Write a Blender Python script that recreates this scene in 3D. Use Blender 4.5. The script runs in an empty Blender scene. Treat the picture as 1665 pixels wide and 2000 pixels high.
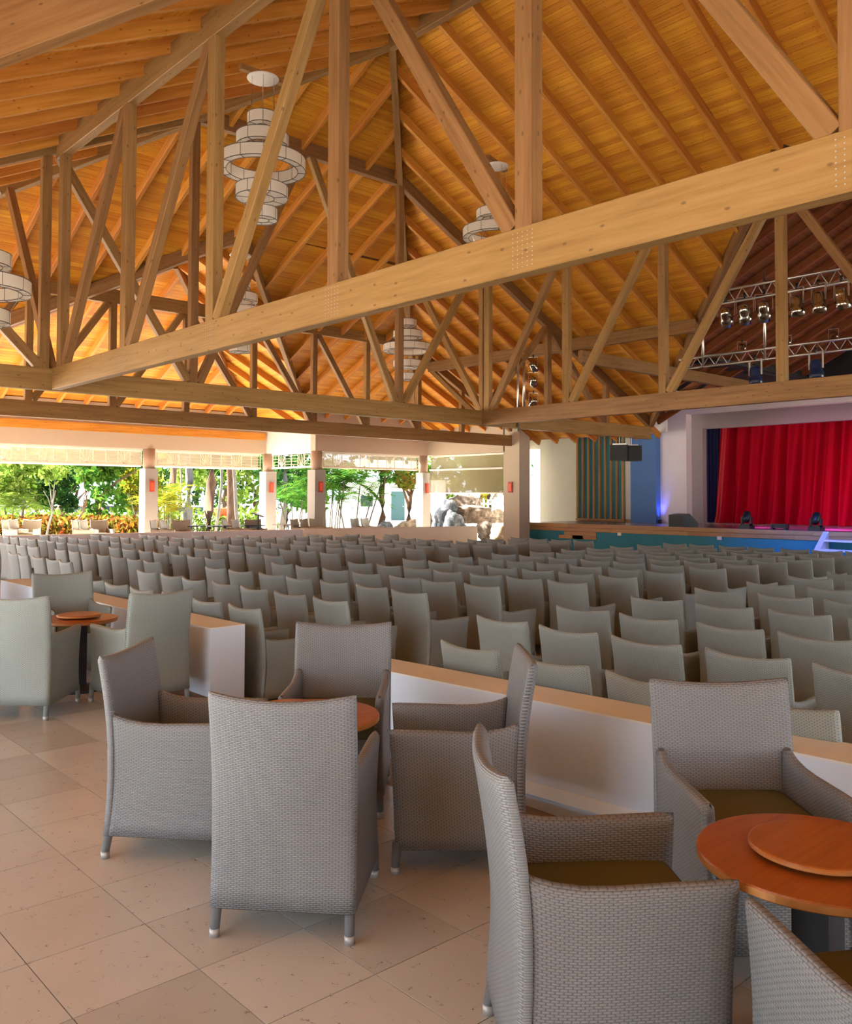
import bpy, bmesh, math, random
import numpy as np
from mathutils import Vector, Matrix
R = random.Random(7)
NR = np.random.RandomState(11)
SC = bpy.context.scene
COL = SC.collection
EYE = 1.68

# ------------------------------------------------------------------ camera
# x runs along the cross trusses towards the stage wall, y along the ridge towards the garden
F_PX, PY, YAW, PITCH, ROLL = 1717.96, 912.23, 0.835, 0.034, 0.003
cam = bpy.data.cameras.new('camera')
cam.sensor_fit = 'HORIZONTAL'; cam.sensor_width = 36.0
cam.lens = 36.0 * F_PX / 1665.0
cam.shift_y = -(1000.0 - PY) / 1665.0
cam.clip_end = 500
co = bpy.data.objects.new('camera', cam); COL.objects.link(co)
co.location = (0, 0, EYE)
fw = Vector((math.cos(YAW) * math.cos(PITCH), math.sin(YAW) * math.cos(PITCH), math.sin(PITCH)))
rt = Vector((math.sin(YAW), -math.cos(YAW), 0))
up = rt.cross(fw)
rt2 = rt * math.cos(ROLL) + up * math.sin(ROLL)
up2 = -rt * math.sin(ROLL) + up * math.cos(ROLL)
m = Matrix((rt2, up2, -fw)).transposed().to_4x4(); m.translation = co.location
co.matrix_world = m
SC.camera = co

# ------------------------------------------------------------------ world, sun, exposure
W = bpy.data.worlds.new('sky'); SC.world = W; W.use_nodes = True
wb = W.node_tree.nodes['Background']
wb.inputs['Color'].default_value = (0.77, 0.89, 1.0, 1); wb.inputs['Strength'].default_value = 5.0
sl = bpy.data.lights.new('sun', 'SUN'); sl.energy = 60.0; sl.angle = 0.01; sl.color = (1.0, 0.93, 0.82)
so = bpy.data.objects.new('sun', sl); COL.objects.link(so)
so.rotation_euler = Vector((0.42, -0.65, -0.64)).to_track_quat('-Z', 'Y').to_euler()
SC.view_settings.view_transform = 'Standard'; SC.view_settings.look = 'None'
SC.view_settings.gamma = 1.0; SC.view_settings.use_curve_mapping = False
SC.view_settings.exposure = 0.16
try:
    SC.cycles.max_bounces = 8; SC.cycles.diffuse_bounces = 5; SC.cycles.glossy_bounces = 2
    SC.cycles.transparent_max_bounces = 12; SC.cycles.sample_clamp_indirect = 8.0
except Exception:
    pass

# ------------------------------------------------------------------ materials
MATS = {}
def nmat(name):
    mt = bpy.data.materials.new(name); mt.use_nodes = True
    nt = mt.node_tree; b = nt.nodes['Principled BSDF']
    MATS[name] = mt
    return mt, nt, b
def L(nt, a, b): nt.links.new(a, b)
def node(nt, t, **kw):
    n = nt.nodes.new(t)
    for k, v in kw.items(): setattr(n, k, v)
    return n
def math_n(nt, op, a, b=None, c=None):
    n = node(nt, 'ShaderNodeMath', operation=op)
    for i, x in enumerate((a, b, c)):
        if x is None: continue
        if isinstance(x, (int, float)): n.inputs[i].default_value = x
        else: L(nt, x, n.inputs[i])
    return n.outputs[0]
def ramp(nt, fac, stops):
    n = node(nt, 'ShaderNodeValToRGB')
    while len(n.color_ramp.elements) < len(stops): n.color_ramp.elements.new(0.5)
    for e, (p, c) in zip(n.color_ramp.elements, stops):
        e.position = p; e.color = (*c, 1)
    L(nt, fac, n.inputs[0]); return n.outputs[0]
def mix(nt, fac, a, b, mode='MIX'):
    n = node(nt, 'ShaderNodeMix', data_type='RGBA', blend_type=mode)
    for s, x in ((n.inputs[0], fac), (n.inputs[6], a), (n.inputs[7], b)):
        if isinstance(x, (int, float)): s.default_value = x
        elif isinstance(x, tuple): s.default_value = (*x, 1)
        else: L(nt, x, s)
    return n.outputs[2]
def bump(nt, b, h, strength, dist):
    n = node(nt, 'ShaderNodeBump'); n.inputs['Strength'].default_value = strength; n.inputs['Distance'].default_value = dist
    L(nt, h, n.inputs['Height']); L(nt, n.outputs[0], b.inputs['Normal'])
def plain(name, col, rough=0.6, metal=0.0, emit=0.0, spec=0.5):
    mt, nt, b = nmat(name)
    b.inputs['Base Color'].default_value = (*col, 1); b.inputs['Roughness'].default_value = rough
    b.inputs['Metallic'].default_value = metal
    b.inputs['Specular IOR Level'].default_value = spec
    if emit:
        b.inputs['Emission Color'].default_value = (*col, 1); b.inputs['Emission Strength'].default_value = emit
    return mt
def wood(name, c0, c1, c2, rough=0.5, knots=0.55, kscale=(3.0, 6.0, 1.0), gscale=(0.9, 16, 16)):
    mt, nt, b = nmat(name)
    tc = node(nt, 'ShaderNodeTexCoord'); oi = node(nt, 'ShaderNodeObjectInfo')
    off = node(nt, 'ShaderNodeVectorMath', operation='MULTIPLY_ADD')
    L(nt, oi.outputs['Random'], off.inputs[0]); off.inputs[1].default_value = (37, 19, 53); L(nt, tc.outputs['Object'], off.inputs[2])
    mp = node(nt, 'ShaderNodeMapping'); mp.inputs['Scale'].default_value = gscale; L(nt, off.outputs[0], mp.inputs[0])
    no = node(nt, 'ShaderNodeTexNoise'); no.inputs['Scale'].default_value = 1.0; no.inputs['Detail'].default_value = 6; no.inputs['Roughness'].default_value = 0.65
    L(nt, mp.outputs[0], no.inputs['Vector'])
    col = ramp(nt, no.outputs[0], [(0.28, c0), (0.5, c1), (0.75, c2)])
    n2 = node(nt, 'ShaderNodeTexNoise'); n2.inputs['Scale'].default_value = 0.7; n2.inputs['Detail'].default_value = 3
    L(nt, off.outputs[0], n2.inputs['Vector'])
    hv = node(nt, 'ShaderNodeHueSaturation')
    vv = math_n(nt, 'MULTIPLY_ADD', oi.outputs['Random'], 0.26, 0.74)
    vv = math_n(nt, 'MULTIPLY_ADD', n2.outputs[0], 0.26, vv)
    L(nt, vv, hv.inputs['Value']); L(nt, col, hv.inputs['Color'])
    hue = math_n(nt, 'MULTIPLY_ADD', oi.outputs['Random'], 0.016, 0.492); L(nt, hue, hv.inputs['Hue'])
    sp_ = node(nt, 'ShaderNodeSeparateXYZ'); L(nt, off.outputs[0], sp_.inputs[0]); cb = node(nt, 'ShaderNodeCombineXYZ')
    L(nt, sp_.outputs[0], cb.inputs[0]); L(nt, math_n(nt, 'ADD', sp_.outputs[1], sp_.outputs[2]), cb.inputs[1])
    mk = node(nt, 'ShaderNodeMapping'); mk.inputs['Scale'].default_value = kscale; L(nt, cb.outputs[0], mk.inputs[0])
    vo = node(nt, 'ShaderNodeTexVoronoi', voronoi_dimensions='2D'); vo.inputs['Scale'].default_value = 1.0; vo.inputs['Randomness'].default_value = 1.0
    L(nt, mk.outputs[0], vo.inputs['Vector'])
    pick = math_n(nt, 'GREATER_THAN', node_sep(nt, vo.outputs['Color']), 0.5)
    k = ramp(nt, vo.outputs['Distance'], [(0.035, (1, 1, 1)), (0.085, (0, 0, 0))])
    kf = math_n(nt, 'MULTIPLY', k, pick); kf = math_n(nt, 'MULTIPLY', kf, knots)
    fin = mix(nt, kf, hv.outputs[0], tuple(x * 0.28 for x in c0))
    L(nt, fin, b.inputs['Base Color']); b.inputs['Roughness'].default_value = rough
    b.inputs['Specular IOR Level'].default_value = 0.18 if rough >= 0.5 else 0.4
    bump(nt, b, no.outputs[0], 0.25, 0.004)
    return mt
def node_sep(nt, colsock):
    n = node(nt, 'ShaderNodeSeparateColor'); L(nt, colsock, n.inputs[0]); return n.outputs[0]

wood('glulam', (0.1927, 0.0987, 0.0320), (0.2679, 0.1429, 0.0526), (0.3290, 0.1880, 0.0780))
wood('rafter_wood', (0.42, 0.165, 0.028), (0.57, 0.24, 0.045), (0.66, 0.32, 0.08))
wood('plank_wood', (0.48, 0.185, 0.020), (0.67, 0.285, 0.032), (0.78, 0.38, 0.06), kscale=(4.0, 7.5, 1), gscale=(0.8, 30, 30))
wood('stage_wood', (0.35, 0.19, 0.085), (0.46, 0.26, 0.12), (0.54, 0.33, 0.17), knots=0.3)
wood('table_wood', (0.30, 0.075, 0.016), (0.40, 0.11, 0.022), (0.47, 0.15, 0.035), rough=0.32, knots=0.0, gscale=(2.0, 40, 40))
wood('table_edge', (0.42, 0.17, 0.05), (0.50, 0.22, 0.07), (0.56, 0.27, 0.09), rough=0.35, knots=0.0)
wood('bark', (0.0350, 0.0182, 0.0098), (0.0770, 0.0420, 0.0245), (0.1120, 0.0700, 0.0455), rough=0.9, knots=0.2, gscale=(8, 8, 2))
wood('pale_bark', (0.0600, 0.0510, 0.0420), (0.1080, 0.0960, 0.0840), (0.1620, 0.1500, 0.1320), rough=0.9, knots=0.2, gscale=(8, 8, 2))
wood('stage_plank', (0.15, 0.045, 0.018), (0.21, 0.066, 0.026), (0.27, 0.09, 0.036))  # red stain, with the gloom of the unlit stage roof in the colour
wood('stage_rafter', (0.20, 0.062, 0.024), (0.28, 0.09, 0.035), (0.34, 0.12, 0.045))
plain('deck_wood', (0.20, 0.08, 0.025), 0.8)

def wicker(name, col, dark):
    mt, nt, b = nmat(name)
    uv = node(nt, 'ShaderNodeUVMap'); sx = node(nt, 'ShaderNodeSeparateXYZ'); L(nt, uv.outputs[0], sx.inputs[0])
    v = math_n(nt, 'DIVIDE', sx.outputs[1], 0.0074)
    row = math_n(nt, 'FLOOR', v)
    alt = math_n(nt, 'MODULO', math_n(nt, 'ADD', row, 4000.0), 2.0)
    u = math_n(nt, 'MULTIPLY_ADD', alt, 0.5, math_n(nt, 'DIVIDE', sx.outputs[0], 0.0240))
    fx = math_n(nt, 'FRACT', u); fv = math_n(nt, 'FRACT', v)
    hx = math_n(nt, 'POWER', math_n(nt, 'SINE', math_n(nt, 'MULTIPLY', fx, math.pi)), 0.55)
    hv = math_n(nt, 'POWER', math_n(nt, 'SINE', math_n(nt, 'MULTIPLY', fv, math.pi)), 0.7)
    h = math_n(nt, 'MULTIPLY', hx, hv)
    gap = ramp(nt, h, [(0.10, (1, 1, 1)), (0.55, (0, 0, 0))])
    # dark hole where a strand dips behind a stake
    hole = math_n(nt, 'LESS_THAN', math_n(nt, 'ABSOLUTE', math_n(nt, 'SUBTRACT', fx, 0.06)), 0.085)
    hole = math_n(nt, 'MULTIPLY', hole, math_n(nt, 'GREATER_THAN', fv, 0.30))
    oi = node(nt, 'ShaderNodeObjectInfo')
    tc = node(nt, 'ShaderNodeTexCoord')
    nz = node(nt, 'ShaderNodeTexNoise'); nz.inputs['Scale'].default_value = 3.0; nz.inputs['Detail'].default_value = 3; L(nt, tc.outputs['Object'], nz.inputs['Vector'])
    base = mix(nt, nz.outputs[0], tuple(x * 0.86 for x in col), tuple(x * 1.1 for x in col))
    c1 = mix(nt, math_n(nt, 'MULTIPLY', gap, 0.55), base, dark)
    c2 = mix(nt, math_n(nt, 'MULTIPLY', hole, 0.5), c1, tuple(x * 0.5 for x in dark))
    L(nt, c2, b.inputs['Base Color']); b.inputs['Roughness'].default_value = 0.42
    bump(nt, b, h, 0.55, 0.003)
    return mt
wicker('wicker', (0.222, 0.232, 0.248), (0.07, 0.07, 0.072))
wicker('wicker_green', (0.315, 0.36, 0.34), (0.09, 0.10, 0.092))
wicker('wicker_pale_lit', (0.3844, 0.3596, 0.2914), (0.1860, 0.1674, 0.1240))  # paler wicker copy, the light on the terrace chairs put into the colour

def fabric(name, col, scale=900.0, rough=0.9, amt=0.25):
    mt, nt, b = nmat(name)
    tc = node(nt, 'ShaderNodeTexCoord')
    n = node(nt, 'ShaderNodeTexNoise'); n.inputs['Scale'].default_value = scale; n.inputs['Detail'].default_value = 2; L(nt, tc.outputs['Object'], n.inputs['Vector'])
    c = mix(nt, n.outputs[0], tuple(x * (1 - amt) for x in col), tuple(min(1, x * (1 + amt)) for x in col))
    L(nt, c, b.inputs['Base Color']); b.inputs['Roughness'].default_value = rough
    b.inputs['Specular IOR Level'].default_value = 0.2
    bump(nt, b, n.outputs[0], 0.15, 0.001)
    return mt
fabric('cushion_olive', (0.125, 0.118, 0.062), 350)
mt = fabric('curtain_red', (0.31, 0.0025, 0.011), 60, 0.75)
mt.node_tree.nodes['Principled BSDF'].inputs['Specular IOR Level'].default_value = 0.05
fabric('drape_navy', (0.012, 0.016, 0.06), 60)

def marble(name, a, c, vein):
    mt, nt, b = nmat(name)
    tc = node(nt, 'ShaderNodeTexCoord'); oi = node(nt, 'ShaderNodeObjectInfo'); ge = node(nt, 'ShaderNodeNewGeometry')
    pos = ge.outputs['Position']
    n1 = node(nt, 'ShaderNodeTexNoise'); n1.inputs['Scale'].default_value = 3.2; n1.inputs['Detail'].default_value = 6; L(nt, pos, n1.inputs['Vector'])
    col = mix(nt, n1.outputs[0], a, c)
    hv = node(nt, 'ShaderNodeHueSaturation'); L(nt, col, hv.inputs['Color'])
    rr = math_n(nt, 'POWER', oi.outputs['Random'], 6.0)
    L(nt, math_n(nt, 'SUBTRACT', math_n(nt, 'MULTIPLY_ADD', math_n(nt, 'FRACT', math_n(nt, 'MULTIPLY', oi.outputs['Random'], 13.0)), 0.06, 0.98), math_n(nt, 'MULTIPLY', rr, 0.22)), hv.inputs['Value'])
    # short curved fossil marks and pits
    mp = node(nt, 'ShaderNodeMapping'); mp.inputs['Scale'].default_value = (1, 1.0, 1); L(nt, pos, mp.inputs[0])
    ds = node(nt, 'ShaderNodeTexNoise'); ds.inputs['Scale'].default_value = 26; ds.inputs['Detail'].default_value = 2; L(nt, mp.outputs[0], ds.inputs['Vector'])
    band = ramp(nt, math_n(nt, 'ABSOLUTE', math_n(nt, 'SUBTRACT', ds.outputs[0], 0.5)), [(0.004, (1, 1, 1)), (0.012, (0, 0, 0))])
    ms = node(nt, 'ShaderNodeTexNoise'); ms.inputs['Scale'].default_value = 19; ms.inputs['Detail'].default_value = 2
    off = node(nt, 'ShaderNodeVectorMath', operation='ADD'); L(nt, pos, off.inputs[0]); off.inputs[1].default_value = (17, 5, 3); L(nt, off.outputs[0], ms.inputs['Vector'])
    mask = math_n(nt, 'GREATER_THAN', ms.outputs[0], 0.615)
    f = math_n(nt, 'MULTIPLY', math_n(nt, 'MULTIPLY', band, mask), 0.75)
    fin = mix(nt, f, hv.outputs[0], vein)
    L(nt, fin, b.inputs['Base Color']); 
    b.inputs['Roughness'].default_value = 0.25
    return mt
marble('tile_marble', (0.4940, 0.4607, 0.4085), (0.5890, 0.5557, 0.5035), (0.13, 0.08, 0.05))
plain('grout', (0.20, 0.14, 0.10), 0.9)

def plaster(name, col, amt=0.05, rough=0.8):
    mt, nt, b = nmat(name)
    ge = node(nt, 'ShaderNodeNewGeometry')
    n = node(nt, 'ShaderNodeTexNoise'); n.inputs['Scale'].default_value = 2.0; n.inputs['Detail'].default_value = 5; L(nt, ge.outputs['Position'], n.inputs['Vector'])
    c = mix(nt, n.outputs[0], tuple(x * (1 - amt) for x in col), tuple(min(1, x * (1 + amt)) for x in col))
    L(nt, c, b.inputs['Base Color']); b.inputs['Roughness'].default_value = rough
    n2 = node(nt, 'ShaderNodeTexNoise'); n2.inputs['Scale'].default_value = 60.0; n2.inputs['Detail'].default_value = 3; L(nt, ge.outputs['Position'], n2.inputs['Vector'])
    bump(nt, b, n2.outputs[0], 0.12, 0.004)
    return mt
plaster('plaster_cream', (0.5084, 0.4346, 0.3362)); plaster('plaster_white', (0.68, 0.65, 0.62)); plaster('plaster_pink', (0.4675, 0.3655, 0.2975)); plaster('parapet_white', (0.68, 0.78, 0.92))
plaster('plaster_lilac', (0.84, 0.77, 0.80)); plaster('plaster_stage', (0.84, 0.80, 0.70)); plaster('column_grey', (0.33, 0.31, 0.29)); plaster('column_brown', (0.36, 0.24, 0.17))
plaster('blue_paint', (0.10, 0.22, 0.52)); plaster('teal_paint', (0.03, 0.23, 0.30)); plaster('teal_panel', (0.05, 0.24, 0.28))
plaster('terrace_tile', (0.72, 0.62, 0.52), 0.08)
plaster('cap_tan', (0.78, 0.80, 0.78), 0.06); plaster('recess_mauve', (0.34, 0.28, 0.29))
plaster('concrete', (0.46, 0.38, 0.30), 0.12); plaster('sand', (0.78, 0.72, 0.62), 0.15); plaster('house_white', (0.85, 0.82, 0.78))
plain('metal_cap', (0.40, 0.39, 0.37), 0.45, 0.4); plain('steel', (0.62, 0.60, 0.57), 0.28, 0.9); plain('chrome', (0.55, 0.52, 0.47), 0.18, 1.0)
plain('black_plastic', (0.012, 0.012, 0.013), 0.45); plain('black_grille', (0.02, 0.022, 0.022), 0.7)
plain('navy_lamp', (0.015, 0.03, 0.09), 0.3); plain('frame_dark', (0.12, 0.10, 0.085), 0.5); plain('table_leg', (0.03, 0.035, 0.045), 0.5)
plain('red_box', (0.45, 0.05, 0.035), 0.5); plain('orange_red', (0.85, 0.10, 0.03), 0.5); plain('white_paint', (0.8, 0.78, 0.74), 0.5)
plain('lattice_white', (0.74, 0.66, 0.56), 0.5); plain('car_white', (0.75, 0.77, 0.8), 0.25); plain('car_red', (0.6, 0.12, 0.12), 0.25)
plain('glass_dark', (0.02, 0.03, 0.04), 0.08); plain('teal_door', (0.0075, 0.0500, 0.0550), 0.5); plain('stage_deck', (0.30, 0.24, 0.22), 0.25)
plain('rubber', (0.02, 0.02, 0.02), 0.8); plain('lens_glow', (0.25, 0.3, 1.0), 0.3, emit=6.0)
def translucent(name, col, trans, transp):
    mt, nt, b = nmat(name); out = nt.nodes['Material Output']
    d = node(nt, 'ShaderNodeBsdfDiffuse'); d.inputs[0].default_value = (*col, 1)
    t = node(nt, 'ShaderNodeBsdfTranslucent'); t.inputs[0].default_value = (*col, 1)
    p = node(nt, 'ShaderNodeBsdfTransparent')
    m1 = node(nt, 'ShaderNodeMixShader'); m1.inputs[0].default_value = trans; L(nt, d.outputs[0], m1.inputs[1]); L(nt, t.outputs[0], m1.inputs[2])
    m2 = node(nt, 'ShaderNodeMixShader'); m2.inputs[0].default_value = transp; L(nt, m1.outputs[0], m2.inputs[1]); L(nt, p.outputs[0], m2.inputs[2])
    L(nt, m2.outputs[0], out.inputs[0]); return mt
translucent('lamp_fabric', (0.90, 0.86, 0.79), 0.45, 0.0)
translucent('lamp_lens', (0.92, 0.90, 0.86), 0.3, 0.0)
translucent('shade_cloth', (0.20, 0.165, 0.11), 0.4, 0.10)
translucent('shade_thin', (0.27, 0.235, 0.17), 0.5, 0.16)
def leafmat(name, cols, tr=0.45):
    mt, nt, b = nmat(name); out = nt.nodes['Material Output']
    ge = node(nt, 'ShaderNodeNewGeometry')
    n = len(cols)
    c = ramp(nt, ge.outputs['Random Per Island'], [(i / max(1, n - 1), k) for i, k in enumerate(cols)])
    d = node(nt, 'ShaderNodeBsdfDiffuse'); t = node(nt, 'ShaderNodeBsdfTranslucent'); L(nt, c, d.inputs[0]); L(nt, c, t.inputs[0])
    m1 = node(nt, 'ShaderNodeMixShader'); m1.inputs[0].default_value = tr; L(nt, d.outputs[0], m1.inputs[1]); L(nt, t.outputs[0], m1.inputs[2])
    L(nt, m1.outputs[0], out.inputs[0]); return mt
leafmat('leaf_green', [(0.0155, 0.0527, 0.0087), (0.0372, 0.1054, 0.0124), (0.0949, 0.1686, 0.0229)])
leafmat('leaf_dark', [(0.0087, 0.0267, 0.0087), (0.0155, 0.0527, 0.0124), (0.0527, 0.0949, 0.0229)])
leafmat('leaf_lime', [(0.0527, 0.1054, 0.0124), (0.1054, 0.1686, 0.0229), (0.1686, 0.2108, 0.0471)])
leafmat('leaf_palm', [(0.0124, 0.0577, 0.0087), (0.0316, 0.1054, 0.0149), (0.0949, 0.1686, 0.0211)])
leafmat('leaf_yellow', [(0.1054, 0.1370, 0.0105), (0.1897, 0.1476, 0.0124), (0.0527, 0.1159, 0.0124)])
leafmat('leaf_croton', [(0.1897, 0.0471, 0.0087), (0.2319, 0.1159, 0.0124), (0.0949, 0.1265, 0.0192), (0.1476, 0.0211, 0.0087), (0.2108, 0.1686, 0.0422)])
leafmat('leaf_autumn', [(0.0527, 0.0949, 0.0124), (0.1370, 0.0738, 0.0149), (0.0843, 0.1159, 0.0155)])
def rockmat(name, a, c):
    mt, nt, b = nmat(name); tc = node(nt, 'ShaderNodeTexCoord')
    n = node(nt, 'ShaderNodeTexNoise'); n.inputs['Scale'].default_value = 3.5; n.inputs['Detail'].default_value = 9; n.inputs['Roughness'].default_value = 0.7; L(nt, tc.outputs['Object'], n.inputs['Vector'])
    L(nt, ramp(nt, n.outputs[0], [(0.35, tuple(x * 0.35 for x in a)), (0.5, a), (0.66, c)]), b.inputs['Base Color']); b.inputs['Roughness'].default_value = 0.9
    bump(nt, b, n.outputs[0], 0.8, 0.06); return mt
rockmat('rock_blue', (0.0540, 0.0690, 0.0900), (0.2040, 0.2220, 0.2520)); rockmat('rock_tan', (0.1080, 0.0780, 0.0540), (0.2700, 0.2220, 0.1920)); rockmat('rock_pale', (0.1920, 0.1500, 0.0960), (0.3480, 0.3000, 0.2280))

# ------------------------------------------------------------------ helpers
def tag(o, label=None, cat=None, group=None, kind=None):
    if label: o['label'] = label
    if cat: o['category'] = cat
    if group: o['group'] = group
    if kind: o['kind'] = kind
    return o
def link(name, me, mat, parent=None, M=None):
    o = bpy.data.objects.new(name, me); COL.objects.link(o)
    if mat is not None and len(me.materials) == 0: me.materials.append(MATS[mat] if isinstance(mat, str) else mat)
    if M is not None: o.matrix_world = M
    if parent is not None:
        o.parent = parent; o.matrix_parent_inverse = parent.matrix_world.inverted()
    return o
def empty(name, loc, rz=0.0):
    o = bpy.data.objects.new(name, None); COL.objects.link(o); o.empty_display_size = 0.2
    o.matrix_world = Matrix.Translation(Vector(loc)) @ Matrix.Rotation(rz, 4, 'Z')
    return o
def mesh(name, verts, faces, smooth=False, uvs=None):
    me = bpy.data.meshes.new(name); me.from_pydata([tuple(v) for v in verts], [], faces); me.update()
    if smooth: me.polygons.foreach_set('use_smooth', [True] * len(me.polygons))
    if uvs is not None:
        ul = me.uv_layers.new(name='UVMap'); 
        li = np.empty(len(me.loops), dtype=np.int32); me.loops.foreach_get('vertex_index', li)
        ul.data.foreach_set('uv', np.asarray(uvs, dtype=np.float32)[li].ravel())
    return me
BOXF = [(0, 3, 2, 1), (4, 5, 6, 7), (0, 1, 5, 4), (1, 2, 6, 5), (2, 3, 7, 6), (3, 0, 4, 7)]
def boxv(x0, x1, y0, y1, z0, z1):
    return [(x0, y0, z0), (x1, y0, z0), (x1, y1, z0), (x0, y1, z0), (x0, y0, z1), (x1, y0, z1), (x1, y1, z1), (x0, y1, z1)]
class MB:
    """collects shapes for ONE mesh object"""
    def __init__(s): s.v = []; s.f = []; s.mi = []; s.m = 0
    def add(s, v, f):
        o = len(s.v); s.v += [tuple(p) for p in v]; s.f += [tuple(i + o for i in q) for q in f]; s.mi += [s.m] * len(f); return s
    def box(s, x0, x1, y0, y1, z0, z1): return s.add(boxv(x0, x1, y0, y1, z0, z1), BOXF)
    def bar(s, p0, p1, w, h):
        M, ln = beam_frame(p0, p1)
        return s.add([M @ Vector(q) for q in boxv(0, ln, -w / 2, w / 2, -h / 2, h / 2)], BOXF)
    def tube(s, pts, rad, n=8, caps=True):
        pts = [Vector(p) for p in pts]; rad = rad if isinstance(rad, (list, tuple)) else [rad] * len(pts)
        o = []; 
        for i, p in enumerate(pts):
            d = (pts[min(i + 1, len(pts) - 1)] - pts[max(i - 1, 0)]).normalized()
            a = d.cross(Vector((0, 0, 1)))
            if a.length < 1e-3: a = Vector((1, 0, 0))
            a.normalize(); b = d.cross(a)
            o += [p + (a * math.cos(t) + b * math.sin(t)) * rad[i] for t in [2 * math.pi * k / n for k in range(n)]]
        f = [(i * n + k, i * n + (k + 1) % n, (i + 1) * n + (k + 1) % n, (i + 1) * n + k) for i in range(len(pts) - 1) for k in range(n)]
        if caps: f += [tuple(range(n - 1, -1, -1)), tuple((len(pts) - 1) * n + k for k in range(n))]
        return s.add(o, f)
    def lathe(s, prof, n=32, c=(0, 0, 0), close=True):
        v = [(c[0] + r * math.cos(2 * math.pi * k / n), c[1] + r * math.sin(2 * math.pi * k / n), c[2] + z) for r, z in prof for k in range(n)]
        f = [(i * n + k, i * n + (k + 1) % n, (i + 1) * n + (k + 1) % n, (i + 1) * n + k) for i in range(len(prof) - 1) for k in range(n)]
        if close: f += [tuple(range(n - 1, -1, -1)), tuple((len(prof) - 1) * n + k for k in range(n))]
        return s.add(v, f)
    def me(s, name, smooth=False, mats=None):
        me = mesh(name, s.v, s.f, smooth)
        if mats:
            for m_ in mats: me.materials.append(MATS[m_])
            me.polygons.foreach_set('material_index', s.mi)
        return me
    def build(s, name, mat, parent=None, smooth=False, M=None): return link(name, s.me(name, smooth), mat, parent, M)
def beam_frame(p0, p1):
    p0 = Vector(p0); p1 = Vector(p1); d = p1 - p0; ln = d.length; x = d / ln
    z = Vector((0, 0, 1)); 
    if abs(x.z) > 0.999: z = Vector((0, 1, 0))
    y = z.cross(x).normalized(); z = x.cross(y)
    M = Matrix((x, y, z)).transposed().to_4x4(); M.translation = p0
    return M, ln
BEAMS = {}
def beam(name, p0, p1, w, h, parent=None, mat='glulam', side=None):
    """timber between two centre points; its length is local x so the grain follows it; vertical ones take side = axis of width w"""
    M, ln = beam_frame(p0, p1)
    if side is not None:
        x = (Vector(p1) - Vector(p0)).normalized(); y = Vector(side); y = (y - x * y.dot(x)).normalized(); z = x.cross(y)
        M = Matrix((x, y, z)).transposed().to_4x4(); M.translation = Vector(p0)
    key = (round(ln, 3), w, h, mat)
    if key not in BEAMS:
        c = 0.008
        ys, zs = w / 2, h / 2
        ring = [(-ys + c, -zs), (ys - c, -zs), (ys, -zs + c), (ys, zs - c), (ys - c, zs), (-ys + c, zs), (-ys, zs - c), (-ys, -zs + c)]
        v = [(0, a, b) for a, b in ring] + [(ln, a, b) for a, b in ring]
        f = [(k, k + 8, (k + 1) % 8 + 8, (k + 1) % 8) for k in range(8)] + [tuple(range(8)), tuple(range(15, 7, -1))]
        me = mesh(name, v, [tuple(reversed(q)) for q in f][:8] + [tuple(reversed(range(8)))[::-1], tuple(range(15, 7, -1))[::-1]])
        bm = bmesh.new(); bm.from_mesh(me); bmesh.ops.recalc_face_normals(bm, faces=bm.faces); bm.to_mesh(me); bm.free()
        BEAMS[key] = me
    return link(name, BEAMS[key], mat, parent, M)
def at(px, Y):
    X = (px - 832.0) / F_PX * Y
    return X * math.sin(YAW) + Y * math.cos(YAW), -X * math.cos(YAW) + Y * math.sin(YAW)
def zof(py, Y): return EYE + (970.6 - py) / F_PX * Y
def copy_tree(o, M=None, parent=None):
    c = o.copy(); COL.objects.link(c)
    if parent is not None: c.parent = parent; c.matrix_parent_inverse = o.matrix_parent_inverse.copy()
    if M is not None: c.matrix_world = M
    for ch in o.children: copy_tree(ch, None, c)
    return c
def ordinal(i): return ['first', 'second', 'third', 'fourth', 'fifth', 'sixth', 'seventh', 'eighth', 'ninth', 'tenth', 'eleventh', 'twelfth', 'thirteenth', 'fourteenth', 'fifteenth'][i]

# ------------------------------------------------------------------ floors
FZ = -0.25                                     # floor of the seating pit
T0u, T0v, TP = 1.10, 2.90, 0.445
fl = tag(MB().box(-9, 3.70, -9, 26.5, FZ - 0.1, -0.014).build('floor', 'grout'), 'cream marble tiled lounge floor around the wicker table groups', None, None, 'structure')
tile_me = MB().add(boxv(-TP / 2 + .002, TP / 2 - .002, -TP / 2 + .002, TP / 2 - .002, -0.013, 0), BOXF).me('tile'); tile_me.materials.append(MATS['tile_marble'])
for i in range(-3, 6):
    for j in range(-6, 20):
        cu, cv = T0u + (i + .5) * TP, T0v + (j + .5) * TP
        if cu + TP / 2 > 3.72: continue
        if cu < -0.2 and cv > 4: continue
        link('tile', tile_me, None, fl, Matrix.Translation((cu, cv, 0)))
mb = MB()
for i in range(-22, 6):
    for j in range(-26, 53):
        cu, cv = T0u + (i + .5) * TP, T0v + (j + .5) * TP
        if cu + TP / 2 > 3.72: continue
        if i in range(-3, 6) and j in range(-6, 20) and not (cu < -0.2 and cv > 4): continue
        mb.add([(x + cu, y + cv, z) for x, y, z in boxv(-TP / 2 + .002, TP / 2 - .002, -TP / 2 + .002, TP / 2 - .002, -0.013, 0)], BOXF)
tag(mb.build('tiles_beyond', 'tile_marble', fl), kind='stuff')
tag(MB().box(3.70, 32, -9, 26.5, FZ - 0.1, FZ).build('floor', 'concrete'), 'beige sunken floor below the rows of theatre chairs', None, None, 'structure')
mbf = MB()
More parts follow.
